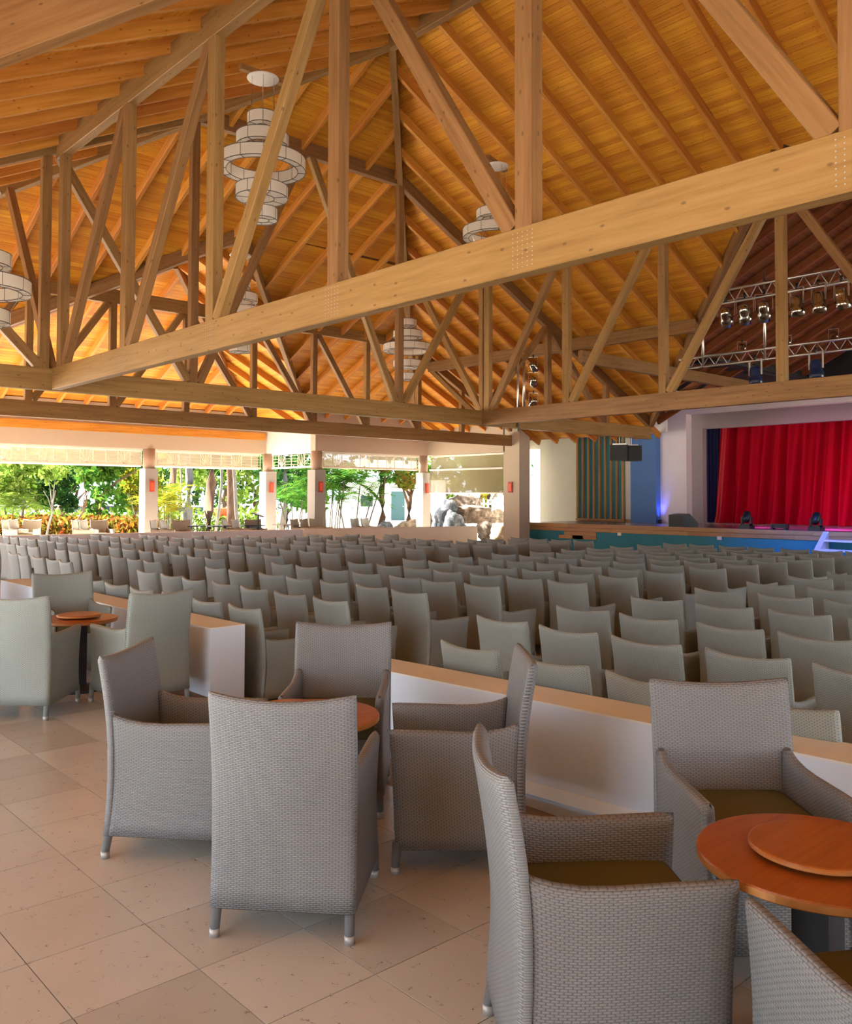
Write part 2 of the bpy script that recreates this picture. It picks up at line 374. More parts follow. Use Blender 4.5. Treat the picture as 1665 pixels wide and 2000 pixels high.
def poly_slab(mb, pts, z0, z1):
    n = len(pts); mb.add([(x, y, z0) for x, y in pts] + [(x, y, z1) for x, y in pts], [tuple(range(n - 1, -1, -1)), tuple(range(n, 2 * n))] + [(i, (i + 1) % n, n + (i + 1) % n, n + i) for i in range(n)])
poly_slab(mbf, [(3.705, 25.9), (16.5, 24.45), (23.3, 22.6), (23.3, 26.5), (18.2, 26.5), (18.2, 29.6), (-4, 29.6), (-4, 26.505), (3.705, 26.505)], FZ, 0.0)
tag(mbf.build('floor', 'terrace_tile'), 'pale raised terrace floor along the open garden side', None, None, 'structure')
tag(MB().box(-160, 160, -160, 200, -0.6, -0.36).build('ground', 'sand'), 'pale sunlit ground outside the hall', None, None, 'structure')

# ------------------------------------------------------------------ roof
def s0(u, v): return 4.93 + .5 * u
def s1(u, v): return 4.93 + .5 * (21.11 - u)
def s2(u, v): return 8.93 - .464 * (v - 15.4)
def s3(u, v): return 8.93 - .464 * (-.6 - v)
def s4(u, v): return 3.84 + .5 * (15.4 - v)
def s5(u, v): return 3.84 + .5 * (v + .6)
def r0(u, v): return 7.71 - .5 * (10.555 - u)
def r1(u, v): return 7.71 - .5 * (u - 10.555)
def r2(u, v): return 17.7 - .464 * v
def q0(u, v): return 6.755 - .5 * abs(v - 7.4)
hipv = lambda u: 15.4 + (4 - .5 * u) / .464
def iv_s0(u):
    hi = hipv(u); lo = 14.8 - hi; g = 3.65 - u
    return [(lo, hi)] if g <= 0 else [(lo, 7.4 - g), (7.4 + g, hi)]
def iv_s1(u):
    hi = hipv(21.11 - u); lo = 14.8 - hi; w = u - 7.9
    return [(lo, hi)] if w <= 7.4 else [(lo, 14.8 - w), (w, hi)]
hipu = lambda v: 8 - .928 * (v - 15.4)
valu = lambda v: 10.555 - 2 * (-1.22 + .464 * (v - 15.4))
def iv_s2(v):
    lo = hipu(v); a = valu(v)
    return [(lo, 21.11 - lo)] if a > 10.555 else [(lo, a), (21.11 - a, 21.11 - lo)]
def iv_s3(v): lo = hipu(14.8 - v); return [(lo, 21.11 - lo)]
def iv_r0(u): return [(15.4 + (1.22 + .5 * (10.555 - u)) / .464, (9.99 + .5 * (10.555 - u)) / .464)]
def iv_r1(u): return iv_r0(21.11 - u)
def iv_r2(v): a = 10.555 - 2 * (.464 * v - 9.99); return [(a, 21.11 - a)]
def iv_s4(v): return [(v + 7.9, (min(24.1, v + 8.5) if v > 13.4 else 24.1) if v > 12.4 else 33.0)]
def iv_s5(v): return [(14.8 - v + 7.9, 33.0)]
def plane_pts(zf, ax, c, t, off):
    u, v = (c, t) if ax == 'u' else (t, c)
    return Vector((u, v, zf(u, v) + off))
def ceiling(label, zf, ax, c0, c1, iv, planks=True, pw=0.125, rafters=None, slope=.5, brk=None, pmat='plank_wood', rmat='rafter_wood'):
    """ax: the coordinate that is constant along a board ('u' or 'v')"""
    mb = MB(); cuts = []
    for q0_, q1_ in ([(c0, brk), (brk, c1)] if brk else [(c0, c1)]):
        n = max(1, int(round((q1_ - q0_) / 0.4))); cuts += [(q0_ + (q1_ - q0_) * i / n, q0_ + (q1_ - q0_) * (i + 1) / n) for i in range(n)]
    for a, b in cuts:
        for (l0, h0), (l1, h1) in zip(iv(a + 1e-4), iv(b - 1e-4)):
            if h0 - l0 < 1e-3 and h1 - l1 < 1e-3: continue
            P = [plane_pts(zf, ax, a, l0 - .03, .335), plane_pts(zf, ax, a, h0 + .03, .335), plane_pts(zf, ax, b, h1 + .03, .335), plane_pts(zf, ax, b, l1 - .03, .335)]
            mb.add(P + [p + Vector((0, 0, .06)) for p in P], BOXF)
    root = tag(mb.build('ceiling', 'deck_wood'), label, None, None, 'structure')
    if planks:
        st = pw / math.sqrt(1 + slope * slope); k = 0; c = c0 + .002
        while c < c1 - .01:
            nx = brk if (brk and c < brk - 1e-6 < c + st) else c + st
            e = min(nx - .0045, c1)
            if e - c < .004: c = nx; continue
            for (l0, h0), (l1, h1) in zip(iv(c), iv(e)):
                if max(h0 - l0, h1 - l1) < .12: continue
                h0, h1 = max(h0, l0 + .01), max(h1, l1 + .01)
                P = [plane_pts(zf, ax, c, l0, .30), plane_pts(zf, ax, c, h0, .30), plane_pts(zf, ax, e, h1, .30), plane_pts(zf, ax, e, l1, .30)]
                ex = (P[1] - P[0]).normalized(); ez = (P[1] - P[0]).cross(P[3] - P[0]).normalized()
                if ez.z < 0: ez = -ez
                ey = ez.cross(ex)
                dz = R.uniform(-.0015, .0015)
                M = Matrix((ex, ey, ez)).transposed().to_4x4(); M.translation = P[0]
                loc = [((p - P[0]).dot(ex), (p - P[0]).dot(ey), dz) for p in P]
                me = mesh('plank', loc + [(x, y, z + .022) for x, y, z in loc], BOXF)
                bm = bmesh.new(); bm.from_mesh(me); bmesh.ops.recalc_face_normals(bm, faces=bm.faces); bm.to_mesh(me); bm.free()
                link('plank', me, pmat, root, M)
            c = nx + (1e-5 if nx == brk else 0)
    for t, a, b in (rafters or []):
        pa = plane_pts(zf, ax, a, t, .20); pb = plane_pts(zf, ax, b, t, .20)
        if (pb - pa).length < .25: continue
        beam('rafter', pa, pb, 0.09, 0.195, root, rmat)
    return root
def rafts(ts, rng): 
    o = []
    for t in ts:
        for a, b in rng(t):
            if b - a > .25: o.append((t, a, b))
    return o
def inv_hip(v): return 8 - .928 * (v - 15.4) if v > 7.4 else 8 - .928 * (14.8 - v - 15.4)   # u where the hip passes this v
def rg_s0(v): return [(max(-3.0, 3.65 - abs(v - 7.4)), min(10.5, inv_hip(v)))]
def rg_s1(v): return [(max(10.6, 21.11 - inv_hip(v)), min(24.1, (v + 7.9) if 7.4 <= v < 15.4 else ((22.7 - v) if -.6 < v < 7.4 else 24.1)))]
def rg_s2(u):
    w = u if u <= 10.555 else 21.11 - u
    top = 15.4 + (8 - w) / .928; val = 15.4 + (1.22 + (10.555 - w) / 2) / .464
    return [(max(12.64, top), min(26.6, val))]
def rg_r0(u): return iv_r0(u)
def rg_s4(u): return [(7.45, min(15.4, u - 7.9) if u < 24 else 12.4)]
C0 = ceiling('board and rafter roof slope over the lounge, upper left', s0, 'u', -3.0, 10.555, iv_s0, brk=3.65, rafters=rafts([11.02 + .835 * k for k in range(-12, 16)], rg_s0))
C1 = ceiling('large golden board roof slope with close rafters falling towards the stage', s1, 'u', 10.555, 24.1, iv_s1, brk=15.3, rafters=rafts([7.37 + .825 * k for k in range(-6, 23)], rg_s1))
C2 = ceiling('hip end roof slope of pine boards facing the garden', s2, 'v', 12.64, 26.6, iv_s2, brk=18.0293, rafters=rafts([6.1 + .86 * k for k in range(-8, 20)], rg_s2), slope=.464)
ceiling('hip end roof slope behind the viewer', s3, 'v', -13, 2.16, iv_s3, planks=False, slope=.464)
ceiling('narrow side slope of the garden bay roof nearest the lounge', r0, 'u', 1.6, 10.555, iv_r0, pw=.14, rafters=rafts([], rg_r0))
ceiling('narrow bright side slope of the garden bay roof nearest the stage', r1, 'u', 10.555, 19.5, iv_r1, pw=.14)
CB = ceiling('low hip slope of the garden bay roof above the open terrace', r2, 'v', 21.53, 30.6, iv_r2, pw=.14, slope=.464,
        rafters=rafts([4.0 + .86 * k for k in range(-2, 19)], lambda u: [((9.99 + .5 * abs(10.555 - u)) / .464, 30.6)]))
for u in [10.2 - .8 * k for k in range(10)]:   # rafters of the bay's side slopes
    for sgn in (0, 1):
        pass
for k in range(9):
    vv = 18.6 + 1.0 * k
    # side-slope rafters run across the bay
    ua = 10.5
    lo_u = max(10.555 - 2 * (.464 * vv - 7.1456 - 1.22), 10.555 - 2 * 99)
    a_val = 10.555 - 2 * (.464 * (vv - 15.4) - 1.22); a_hip = 10.555 - 2 * (.464 * vv - 9.99)
    lo, hi = a_val, min(10.5, a_hip)
    if hi - lo > .3:
        lo = max(lo, 2.0)
        beam('rafter', (lo, vv, r0(lo, vv) + .2), (hi, vv, r0(hi, vv) + .2), .09, .195, CB, 'rafter_wood')
        beam('rafter', (21.11 - hi, vv, r0(hi, vv) + .2), (21.11 - lo, vv, r0(lo, vv) + .2), .09, .195, CB, 'rafter_wood')
ceiling('red board roof slope above the stage, its gloom in the colour', s4, 'v', 7.4, 15.4, iv_s4, pw=.14, brk=12.4, pmat='stage_plank', rmat='stage_rafter', rafters=rafts([16 + .85 * k for k in range(20)], rg_s4))
ceiling('far roof slope above the stage', s5, 'v', -.6, 7.4, iv_s5, planks=False)
mbq = MB()
for sg in (1, -1):   # small valley roof to the far left over the lounge entrance
    P = [(3.65, 7.4, 7.09), (-3.5, 7.4, 7.09), (-3.5, 7.4 + sg * 7.15, 3.515), (3.65 - 7.15, 7.4 + sg * 7.15, 3.515)]
    q = [Vector(p) for p in P[:3]]
    mbq.add(q + [p + Vector((0, 0, .06)) for p in q], [(0, 1, 2), (3, 5, 4), (0, 3, 4, 1), (1, 4, 5, 2), (2, 5, 3, 0)])
q3 = tag(mbq.build('ceiling', 'plank_wood'), 'cross gable roof over the lounge entrance at the very left', None, None, 'structure')
for sg in (1, -1):
    for k in range(5):
        x = 2.6 - .85 * k; e = 3.65 - x
        beam('rafter', (x, 7.4 + sg * .05, 6.755 + .2), (x, 7.4 + sg * e, 6.755 - .5 * e + .2), .09, .2, q3, 'rafter_wood')

# principal timbers of the roof: ridge, hips and valleys
def timber(name, p0, p1, w, h, label):
    return tag(beam(name, p0, p1, w, h), label, 'roof beam')
timber('ridge_beam', (10.555, 2.2, 10.33), (10.555, 12.7, 10.33), .14, .3, 'level ridge beam at the very top of the wooden roof')
def hipb(a, b, zf, label, name='hip_beam', w=.14, h=.36, drop=0.0):
    pa = Vector((*a, zf(*a) + h / 2 - drop)); pb = Vector((*b, zf(*b) + h / 2 - drop)); timber(name, pa, pb, w, h, label)
hipb((10.55, 12.65), (-1.9, 26.07), s0, 'long sloping hip beam on the lounge side rising to the ridge')
hipb((10.56, 12.65), (23.0, 26.07), s1, 'long sloping hip beam on the stage side dropping from the ridge')
hipb((10.5, 18.1), (2.9, 26.2), r0, 'sloping valley beam of the garden bay, lounge side', 'valley_beam', .13, .3, .02)
hipb((10.6, 18.1), (18.2, 26.2), r1, 'sloping valley beam of the garden bay, stage side', 'valley_beam', .13, .3, .02)
hipb((10.5, 21.6), (2.4, 30.3), r0, 'pale lit hip beam of the garden bay on its lounge side', 'hip_beam', .12, .24)
hipb((10.6, 21.6), (18.7, 30.3), r1, 'pale lit hip beam of the garden bay on its stage side', 'hip_beam', .12, .24)
hipb((23.3, 15.4), (15.4, 7.5), s1, 'valley beam where the stage roof meets the main slope', 'valley_beam', .13, .3)
hipb((3.65, 7.4), (-2.6, 13.65), s0, 'deep valley beam crossing the top left corner', 'valley_beam', .16, .52, .46)
hipb((3.65, 7.4), (-2.6, 1.15), s0, 'deep valley beam overhead behind the lounge', 'valley_beam', .16, .52, .46)
cvn = [0]
def cover(a, b, zf, w, label):  # unseen strips added over the roof joints to stop sun leaking in
    pa = Vector((*a, zf(*a) + .42)); pb = Vector((*b, zf(*b) + .42))
    tag(beam('ceiling', pa, pb, w, .05, None, 'deck_wood'), label, None, None, 'structure')
for a, b, zf, w, lab in (((10.55, 12.65), (-2.6, 26.8), s0, .5, 'unseen light seal over the lounge side far hip'), ((10.56, 12.65), (23.7, 26.8), s1, .5, 'unseen light seal over the stage side far hip'), ((10.55, 2.15), (-2.6, -12), s0, .5, 'unseen light seal over the lounge side near hip'), ((10.56, 2.15), (23.7, -12), s1, .5, 'unseen light seal over the stage side near hip'),
        ((10.555, 2), (10.555, 12.8), s0, .5, 'unseen light seal over the main ridge'), ((10.555, 18.0), (10.555, 21.7), r0, .5, 'unseen light seal over the bay ridge'), ((10.5, 21.6), (2.0, 30.7), r0, .5, 'unseen light seal over the bay hip, lounge side'), ((10.6, 21.6), (19.1, 30.7), r1, .5, 'unseen light seal over the bay hip, stage side'),
        ((10.5, 18.1), (2.0, 27.2), r0, .3, 'unseen light seal over the bay valley, lounge side'), ((10.6, 18.1), (19.1, 27.2), r1, .3, 'unseen light seal over the bay valley, stage side'), ((23.9, 16), (15.3, 7.4), s1, .3, 'unseen light seal over the stage valley'), ((3.65, 7.4), (-3.2, 14.25), s0, .3, 'unseen light seal over the entrance valley, far side'), ((3.65, 7.4), (-3.2, .55), s0, .3, 'unseen light seal over the entrance valley, near side'), ((3.7, 7.4), (-3.5, 7.4), lambda u, v: 6.755, .5, 'unseen light seal over the entrance ridge'), ((15.2, 7.4), (33, 7.4), s4, .5, 'unseen light seal over the stage ridge')):
    cover(a, b, zf, w, lab)
timber('purlin', (16.6, 12.9, s4(0, 12.9) - .08), (30, 12.9, s4(0, 12.9) - .08), .14, .3, 'dark level purlin under the stage roof boards')

# ------------------------------------------------------------------ roof trusses
ZB, ZT = 3.48, 3.856
TW = .15
def nails(parent, u, v, n, axis):
    mb = MB()
    for i in range(5):
        for j in range(9):
            a = (i - 2) * .052; z = ZB + .05 + j * .035
            r = .0055
            if axis == 'v': mb.add([(u - .0022, v + a + r * math.cos(t), z + r * math.sin(t)) for t in (0, 1.05, 2.09, 3.14, 4.19, 5.24)], [(0, 1, 2, 3, 4, 5)])
    return tag(mb.build('nail_heads', 'metal_cap', parent), kind='stuff')
def long_truss(u, vs, mid, label, ztop, face):
    """purlin truss along y at x=u (near face), posts at vs"""
    root = tag(empty('roof_truss', (u, vs[mid], ZB)), label, 'roof truss')
    uc = u + TW / 2
    beam('bottom_chord', (uc, vs[0] + .25, (ZB + ZT) / 2), (uc, vs[-1] - .3, (ZB + ZT) / 2), TW, ZT - ZB, root)
    beam('top_chord', (uc, vs[0] + .25, ztop + .18), (uc, vs[-1] - .3, ztop + .18), TW, .36, root)
    for i, v in enumerate(vs):
        beam('post', (uc, v, ZT - .01), (uc, v, ztop + .01), TW - .004, .18, root, side=(1, 0, 0))
        if u < 10: nails(root, u, v, 0, 'v')
    for i in range(len(vs) - 1):
        a, b = (vs[i], vs[i + 1])
        if i < mid: p0, p1 = (uc, a - .14, ZT), (uc, b + .12, ztop - .0)
        else: p0, p1 = (uc, b + .14, ZT), (uc, a - .12, ztop - .0)
        beam('diagonal', p0, p1, TW - .02, .165, root)
    return root
vsA = [15.02, 12.44, 9.85, 7.26, 4.67, 2.09, -.5]
TA = long_truss(5.266, vsA, 3, 'large foreground timber truss running diagonally across the lounge edge', 7.44, -1)
vsC = [15.26, 12.75, 10.2, 7.66, 5.1, 2.55, 0.0]
TC = long_truss(15.837, vsC, 3, 'timber truss in front of the stage, parallel to the foreground truss', 7.44, -1)
def node_arm(root, u, v0, v1, z1):
    beam('diagonal', (u + TW / 2, v0, ZT), (u + TW / 2, v1, z1), TW - .02, .165, root)
node_arm(TA, 5.266, 15.5, 18.0, 7.62); node_arm(TC, 15.837, 15.5, 18.0, 7.62)
def cross_truss(v, label, u0, u1, zlev, a, b, posts, diags):
    root = tag(empty('roof_truss', (10.555, v, ZB)), label, 'roof truss'); vc = v + TW / 2
    beam('bottom_chord', (u0, vc, (ZB + ZT) / 2), (u1, vc, (ZB + ZT) / 2), TW, ZT - ZB, root)
    beam('top_chord', (a - .05, vc, zlev + .17), (b + .05, vc, zlev + .17), TW, .34, root)
    top = lambda u: zlev if a <= u <= b else (s0(u, v) if u < a else s1(u, v))
    for p, q in (((a, u0)), ((b, u1))):
        beam('sloping_chord', (p, vc, top(p) + .19), (q, vc, top(q) + .19 + (1e-3)), TW, .33, root)
    for u in posts: beam('post', (u, vc, ZT - .01), (u, vc, top(u) + .02), .16, TW - .004, root, side=(1, 0, 0))
    for (ua, ka, ub, kb) in diags:
        za = ZT if ka == 'b' else top(ua); zb = ZT if kb == 'b' else top(ub)
        sg = 1 if ub > ua else -1
        beam('diagonal', (ua + sg * .13, vc, za), (ub - sg * .1, vc, zb + .03), TW - .02, .16, root)
    return root
B_posts = [0.0, 2.64, 5.18, 7.95, 13.16, 15.94, 18.48, 21.1]
TB = cross_truss(15.398, 'timber truss crossing the hall behind the foreground truss, flat topped', -2.8, 23.3, 8.93, 8.0, 13.11, B_posts,
    [(5.27, 't', 7.95, 'b'), (7.95, 'b', 10.555, 't'), (13.16, 'b', 10.555, 't'), (13.16, 'b', 15.84, 't'), (5.27, 'b', 2.64, 't'), (15.84, 'b', 18.48, 't'), (0.0, 'b', 2.64, 't'), (21.1, 'b', 18.48, 't')])
D_posts = [2.75, 4.72, 6.7, 8.65, 10.6, 12.6, 14.6, 16.55, 18.65, 20.6]
TD = cross_truss(20.9, 'farthest timber truss, nearest the garden openings', -2.8, 23.35, 6.38, 2.9, 18.21, D_posts,
    [(8.65, 't', 6.7, 'b'), (6.7, 't', 4.72, 'b'), (10.6, 't', 8.65, 'b'), (10.6, 't', 12.6, 'b'), (12.6, 't', 14.6, 'b'), (14.6, 't', 16.55, 'b'), (16.55, 't', 18.65, 'b')])
timber('purlin', (19.07, 20.9, 5.86), (19.07, 11.3, 5.86), .14, .32, 'level purlin under the stage-side slope, between two trusses')
timber('purlin', (2.0, 20.9, 5.72), (2.0, 11.3, 5.72), .14, .3, 'level purlin under the lounge-side slope at the left edge')
beam('diagonal', (19.07, 20.8, 5.75), (19.07, 18.6, ZT + .2), .12, .15, TD)

# ------------------------------------------------------------------ outer walls, columns, lattice screens
HB, HT = 3.29, 3.84
def wallbox(name, label, mat, *bx):
    mb = MB()
    for b in bx: mb.box(*b)
    return tag(mb.build(name, mat), label, None, None, 'structure')
wallbox('wall_garden', 'cream header wall over the long garden opening', 'plaster_cream', (-4, 18.0, 28.5, 28.8, HB, HT + .9))
wallbox('wall_return', 'white return wall over the bay corner', 'plaster_white', (17.7, 18.0, 25.6, 28.5, HB, HT + .9))
wallbox('wall_bay', 'cream header wall over the palm opening', 'plaster_pink', (17.7, 23.3, 25.3, 25.6, HB, HT + .9))
wallbox('wall_rocks', 'cream header wall over the opening with the roller blind', 'plaster_cream', (23.0, 23.3, 21.25, 25.3, HB, HT + 1.2))
wallbox('wall_pier', 'cream pier carrying the end of the far truss', 'plaster_cream', (23.0, 23.55, 20.55, 21.3, FZ, 5.0))
wallbox('trim_1', 'dark red fascia board below the garden roof edge', 'rafter_wood', (-4, 17.6, 28.40, 28.47, HT - .06, HT + .2))
wallbox('blocker_back', 'added cream light blocking wall with wide openings behind the viewer', 'plaster_cream', (-3.3, 24, -5.2, -5, 3.9, 6.0), (-3.3, -2.9, -5.2, -5, FZ, 3.9), (12, 24, -5.2, -5, FZ, 3.9))  # wall added out of view to cut sky light from behind
wallbox('blocker_side', 'added cream light blocking wall with openings on the lounge entrance side', 'plaster_cream', (-3.3, -3.1, -5, 1.0, FZ, 3.75), (-3.3, -3.1, 1.0, 11.5, 2.75, 4.0), (-3.3, -3.1, 11.5, 18.0, FZ, 3.75), (-3.3, -3.1, 18.0, 29, 2.9, 3.75))  # unseen wall added to limit side light, openings sized for it
mbg = MB(); mbg.add([(x, y, z) for x in (-3.35, -3.15) for y, z in ((.6, 3.7), (7.4, 7.05), (14.2, 3.7))], [(0, 1, 2), (5, 4, 3), (0, 3, 4, 1), (1, 4, 5, 2), (2, 5, 3, 0)])
tag(mbg.build('blocker_gable', 'plaster_cream'), 'added cream light blocking gable over the lounge entrance', None, None, 'structure')  # unseen gable end added to shut out light from the side
def column(u, v, label, r=.2, hw=.23, face=(0, -1)):
    root = tag(empty('column', (u, v, 0)), label, 'column')
    MB().box(u - hw, u + hw, v - hw, v + hw, FZ if 0 else 0, 2.62).build('pedestal', 'column_grey', root)
    MB().lathe([(r, 2.62), (r, HB + .01)], 24, (u, v, 0)).build('shaft', 'column_brown', root, True)
    b = tag(MB().box(-.08, .08, -.05, 0, -.19, .19).build('alarm_box', 'red_box'), 'small red box on the ' + label, 'alarm box', 'red boxes on the columns')
    b.matrix_world = Matrix.Translation((u + face[0] * hw, v + face[1] * hw, 2.02))
    MB().box(-.055, .055, -.058, -.049, -.13, .13).build('cover', 'orange_red', b, M=b.matrix_world)
    return root
column(13.15, 28.65, 'grey column standing between the two garden openings')
column(17.85, 28.6, 'grey column at the inner corner of the garden bay')
column(17.9, 25.5, 'grey column left of the palm opening')
column(22.95, 25.5, 'grey column between palm opening and roller blind', .17, .2)
column(7.6, 28.65, 'grey column at the far left end of the garden side')
ab = tag(MB().box(-.05, 0, -.09, .09, -.19, .19).build('alarm_box', 'red_box'), 'small red box on the cream pier beside the roller blind', 'alarm box', 'red boxes on the columns')
ab.matrix_world = Matrix.Translation((23.0, 20.95, 2.03)); MB().box(-.058, -.049, -.06, .06, -.13, .13).build('cover', 'orange_red', ab, M=ab.matrix_world)
def lattice(p0, p1, label, n):
    """white lattice screen below the header: stiles, rails, cross bars, sunburst bays"""
    p0 = Vector(p0); p1 = Vector(p1); d = p1 - p0; ln = d.length; x = d / ln
    root = tag(empty('lattice_screen', p0), label, 'screen')
    zb, zt = 2.74, HB - .01
    P = lambda t, z: p0 + x * t + Vector((0, 0, z))
    for z in (zb, zt - .03): beam('rail', P(0, z), P(ln, z), .05, .07, root, 'lattice_white')
    w = ln / n; pat = 0
    for i in range(n + 1): beam('stile', P(min(max(i * w, .03), ln - .03), zb), P(min(max(i * w, .03), ln - .03), zt),   .03, .03, root, 'lattice_white', side=(1, 0, 0))
    for i in range(n):
        a, b = i * w, (i + 1) * w; mbx = MB()
        if i % 3 == 1:
            c = (a + b) / 2
            for t, z in ((a, zt - .1), (a, (zb + zt) / 2 - .05), (a + .06, zt), (c, zt), (b - .06, zt), (b, zt - .1), (b, (zb + zt) / 2 - .05)): mbx.bar(P(c, zb), P(t, z), .012, .012)
            mbx.build('sunburst', 'lattice_white', root)
        else:
            for k in range(1, 5): mbx.bar(P(a, zb + (zt - zb) * k / 5), P(b, zb + (zt - zb) * k / 5), .011, .011)
            mbx.build('bars', 'lattice_white', root)
    return root
lattice((7.85, 28.62, 0), (12.9, 28.62, 0), 'white lattice screen above the hedge opening', 12)
lattice((13.4, 28.62, 0), (17.55, 28.62, 0), 'white lattice screen above the opening with tree trunks', 10)
lattice((17.85, 28.3, 0), (17.85, 25.75, 0), 'short white lattice screen on the bay return', 6)
lattice((18.15, 25.47, 0), (22.7, 25.47, 0), 'white lattice screen above the areca palm', 11)
lattice((23.22, 25.2, 0), (23.22, 21.35, 0), 'white lattice screen behind the top of the roller blind', 9)
def blind(p0, p1, z0, z1, label, mat):
    p0 = Vector(p0); p1 = Vector(p1); root = tag(empty('roller_blind', p0), label, 'blind')
    th = Vector((0, 0, 0)); d = (p1 - p0).normalized(); nrm = Vector((-d.y, d.x, 0)) * .006
    a, b = p0, p1
    MB().add([a + Vector((0, 0, z0)), b + Vector((0, 0, z0)), b + Vector((0, 0, z1)), a + Vector((0, 0, z1))], [(0, 1, 2, 3)]).build('cloth', mat, root)
    beam('bottom_bar', a + Vector((0, 0, z0)), b + Vector((0, 0, z0)), .03, .05, root, 'white_paint')
    beam('roller', a + Vector((0, 0, z1)), b + Vector((0, 0, z1)), .07, .07, root, 'white_paint')
    return root
blind((7.85, 28.75, 0), (12.9, 28.75, 0), 2.7, HB - .05, 'thin sunlit blind behind the lattice above the hedge', 'shade_thin')
blind((13.4, 28.75, 0), (17.5, 28.75, 0), 2.7, HB - .05, 'thin sunlit blind behind the lattice above the tree trunks', 'shade_thin')
blind((18.15, 25.62, 0), (22.7, 25.62, 0), 2.72, HB - .05, 'thin sunlit blind behind the lattice above the palm', 'shade_thin')
blind((23.09, 25.2, 0), (23.09, 21.35, 0), 2.7, HB - .05, 'thin sunlit upper blind above the boulders', 'shade_thin')
blind((23.02, 25.2, 0), (23.02, 21.33, 0), 1.83, 2.72, 'tan roller blind drawn halfway down before the boulders', 'shade_cloth')

# low walls between lounge and pit
def low_wall(pts, label, z0, z1, name='low_wall', capc='cap_tan', body='parapet_white'):
    mb = MB(); poly_slab(mb, pts, z0, z1 - .012); o = tag(mb.build(name, body), label, None, None, 'structure')
    mb = MB(); cx = sum(p[0] for p in pts) / len(pts); cy = sum(p[1] for p in pts) / len(pts)
    poly_slab(mb, pts, z1 - .012, z1); mb.build('cap', capc, o)
    return o
low_wall([(3.66, 6.74), (4.0, 6.76), (4.0, 12.4), (3.66, 12.4)], 'low white wall with tan top on the far side of the pit entrance', FZ, .57, 'wall_low')
w2 = low_wall([(3.70, 5.1), (3.98, 1.35), (4.2, -1.5), (4.53, -1.5), (4.31, 1.35), (4.03, 5.1)], 'low white wall with tan top behind the lounge chairs', FZ, .53, 'wall_low')
MB().add([(3.69, 5.1, 0), (3.97, 1.35, 0), (4.19, -1.5, 0), (3.70, 5.1, .07), (3.98, 1.35, .07), (4.2, -1.5, .07)], [(0, 1, 4, 3), (1, 2, 5, 4)]).build('skirting', 'cap_tan', w2)
low_wall([(3.0, 25.95), (16.5, 24.5), (16.5, 24.28), (3.0, 25.7)], 'long low wall between the pit and the garden terrace', FZ, .6, 'wall_low')
low_wall([(16.55, 24.5), (22.9, 22.75), (22.9, 22.5), (16.55, 24.25)], 'low cream wall below the palm opening and boulders', FZ, .62, 'wall_low', 'plaster_cream', 'plaster_stage')

# ------------------------------------------------------------------ stage
SZ, SE = .78, 24.0
st = tag(empty('stage', (SE, 14, FZ)), 'low wooden stage with teal blue front and timber edge', 'stage')
MB().box(SE + .05, 33, 2, 21.2, FZ, SZ - .03).build('platform', 'stage_deck', st)
MB().box(SE, 33, 2, 21.25, SZ - .03, SZ).build('deck', 'stage_deck', st)
MB().box(SE + .0, SE + .05, 2, 21.2, FZ, .52).build('front_panel', 'teal_paint', st)
for r in range(2):
    y = 21.2; k = 0
    while y > 2.1:
        ln = min(R.uniform(2.2, 3.6) if k else (1.1 + .9 * r), y - 2)
        o = MB().box(SE - .03 - R.uniform(0, .004), SE + .05, y - ln + .006, y, .52 + r * .13, .52 + (r + 1) * .13 - .006)
        beam('fascia_board', (SE + .01, y, .585 + r * .13), (SE + .01, y - ln + .006, .585 + r * .13), .08, .124, st, 'stage_wood'); y -= ln; k += 1
for (a, b, z) in ((19.35, 18.0, .455), (19.6, 18.55, .325), (19.0, 18.0, .325)): beam('fascia_board', (SE + .01, a, z), (SE + .01, b, z), .07, .124, st, 'stage_wood')
for y in (17.05, 13.5): 
    tag(MB().box(SE - .06, SE - .03, y - .07, y + .07, .44, .54).build('socket_box', 'white_paint'), 'white socket box on the stage front, ' + ('left of the pair' if y > 15 else 'right of the pair'), 'socket')
sp = tag(empty('stage_steps', (23.4, 9.3, FZ)), 'grey steps leading up to the stage at the right edge', 'steps')
mb = MB(); mb.add([(SE - .03, 10.45, SZ), (SE - .03, 10.3, SZ), (22.7, 10.3, FZ), (22.7, 10.45, FZ), (SE - .03, 10.45, FZ), (SE - .03, 10.3, FZ)], [(0, 1, 2, 3), (0, 3, 4), (1, 5, 2), (2, 5, 4, 3), (0, 4, 5, 1)]).build('stringer', 'plaster_lilac', sp)
for k in range(4): MB().box(SE - .03 - .3 * (k + 1), SE - .05 - .3 * k + .06, 6.5, 10.3, SZ - .24 * (k + 1) - .05 + .03, SZ - .24 * (k + 1) + .03).build('tread', 'plaster_lilac', sp)
# stage walls
UW = 27.3
wallbox('wall_stage', 'cream wall beside the stage with a bright doorway', 'plaster_stage', (UW, UW + .3, 18.74, 23.28, SZ - .2, 5.4), (UW, UW + .3, 23.28, 24.0, 3.63, 5.4), (UW, UW + .3, 24.0, 24.02, FZ, 5.4))
mbw = MB(); poly_slab(mbw, [(23.5, 21.05), (27.62, 24.2), (27.62, 24.5), (23.5, 21.3)], FZ, 5.4); tag(mbw.build('blocker_wing', 'plaster_stage'), 'added edge-on sun blocking wall from the pier to the stage side', None, None, 'structure')  # edge-on wall added to keep garden sun off the stage wall
wallbox('ceiling', 'flat white soffit beside the stage', 'plaster_white', (24.2, 32, 15.4, 27, 4.95, 5.1))
wallbox('wall_proscenium', 'lilac lit frame around the stage opening', 'plaster_lilac', (UW, UW + .35, 16.62, 17.67, SZ, 6.3), (UW, UW + .35, 3, 16.62, 4.6, 5.3))
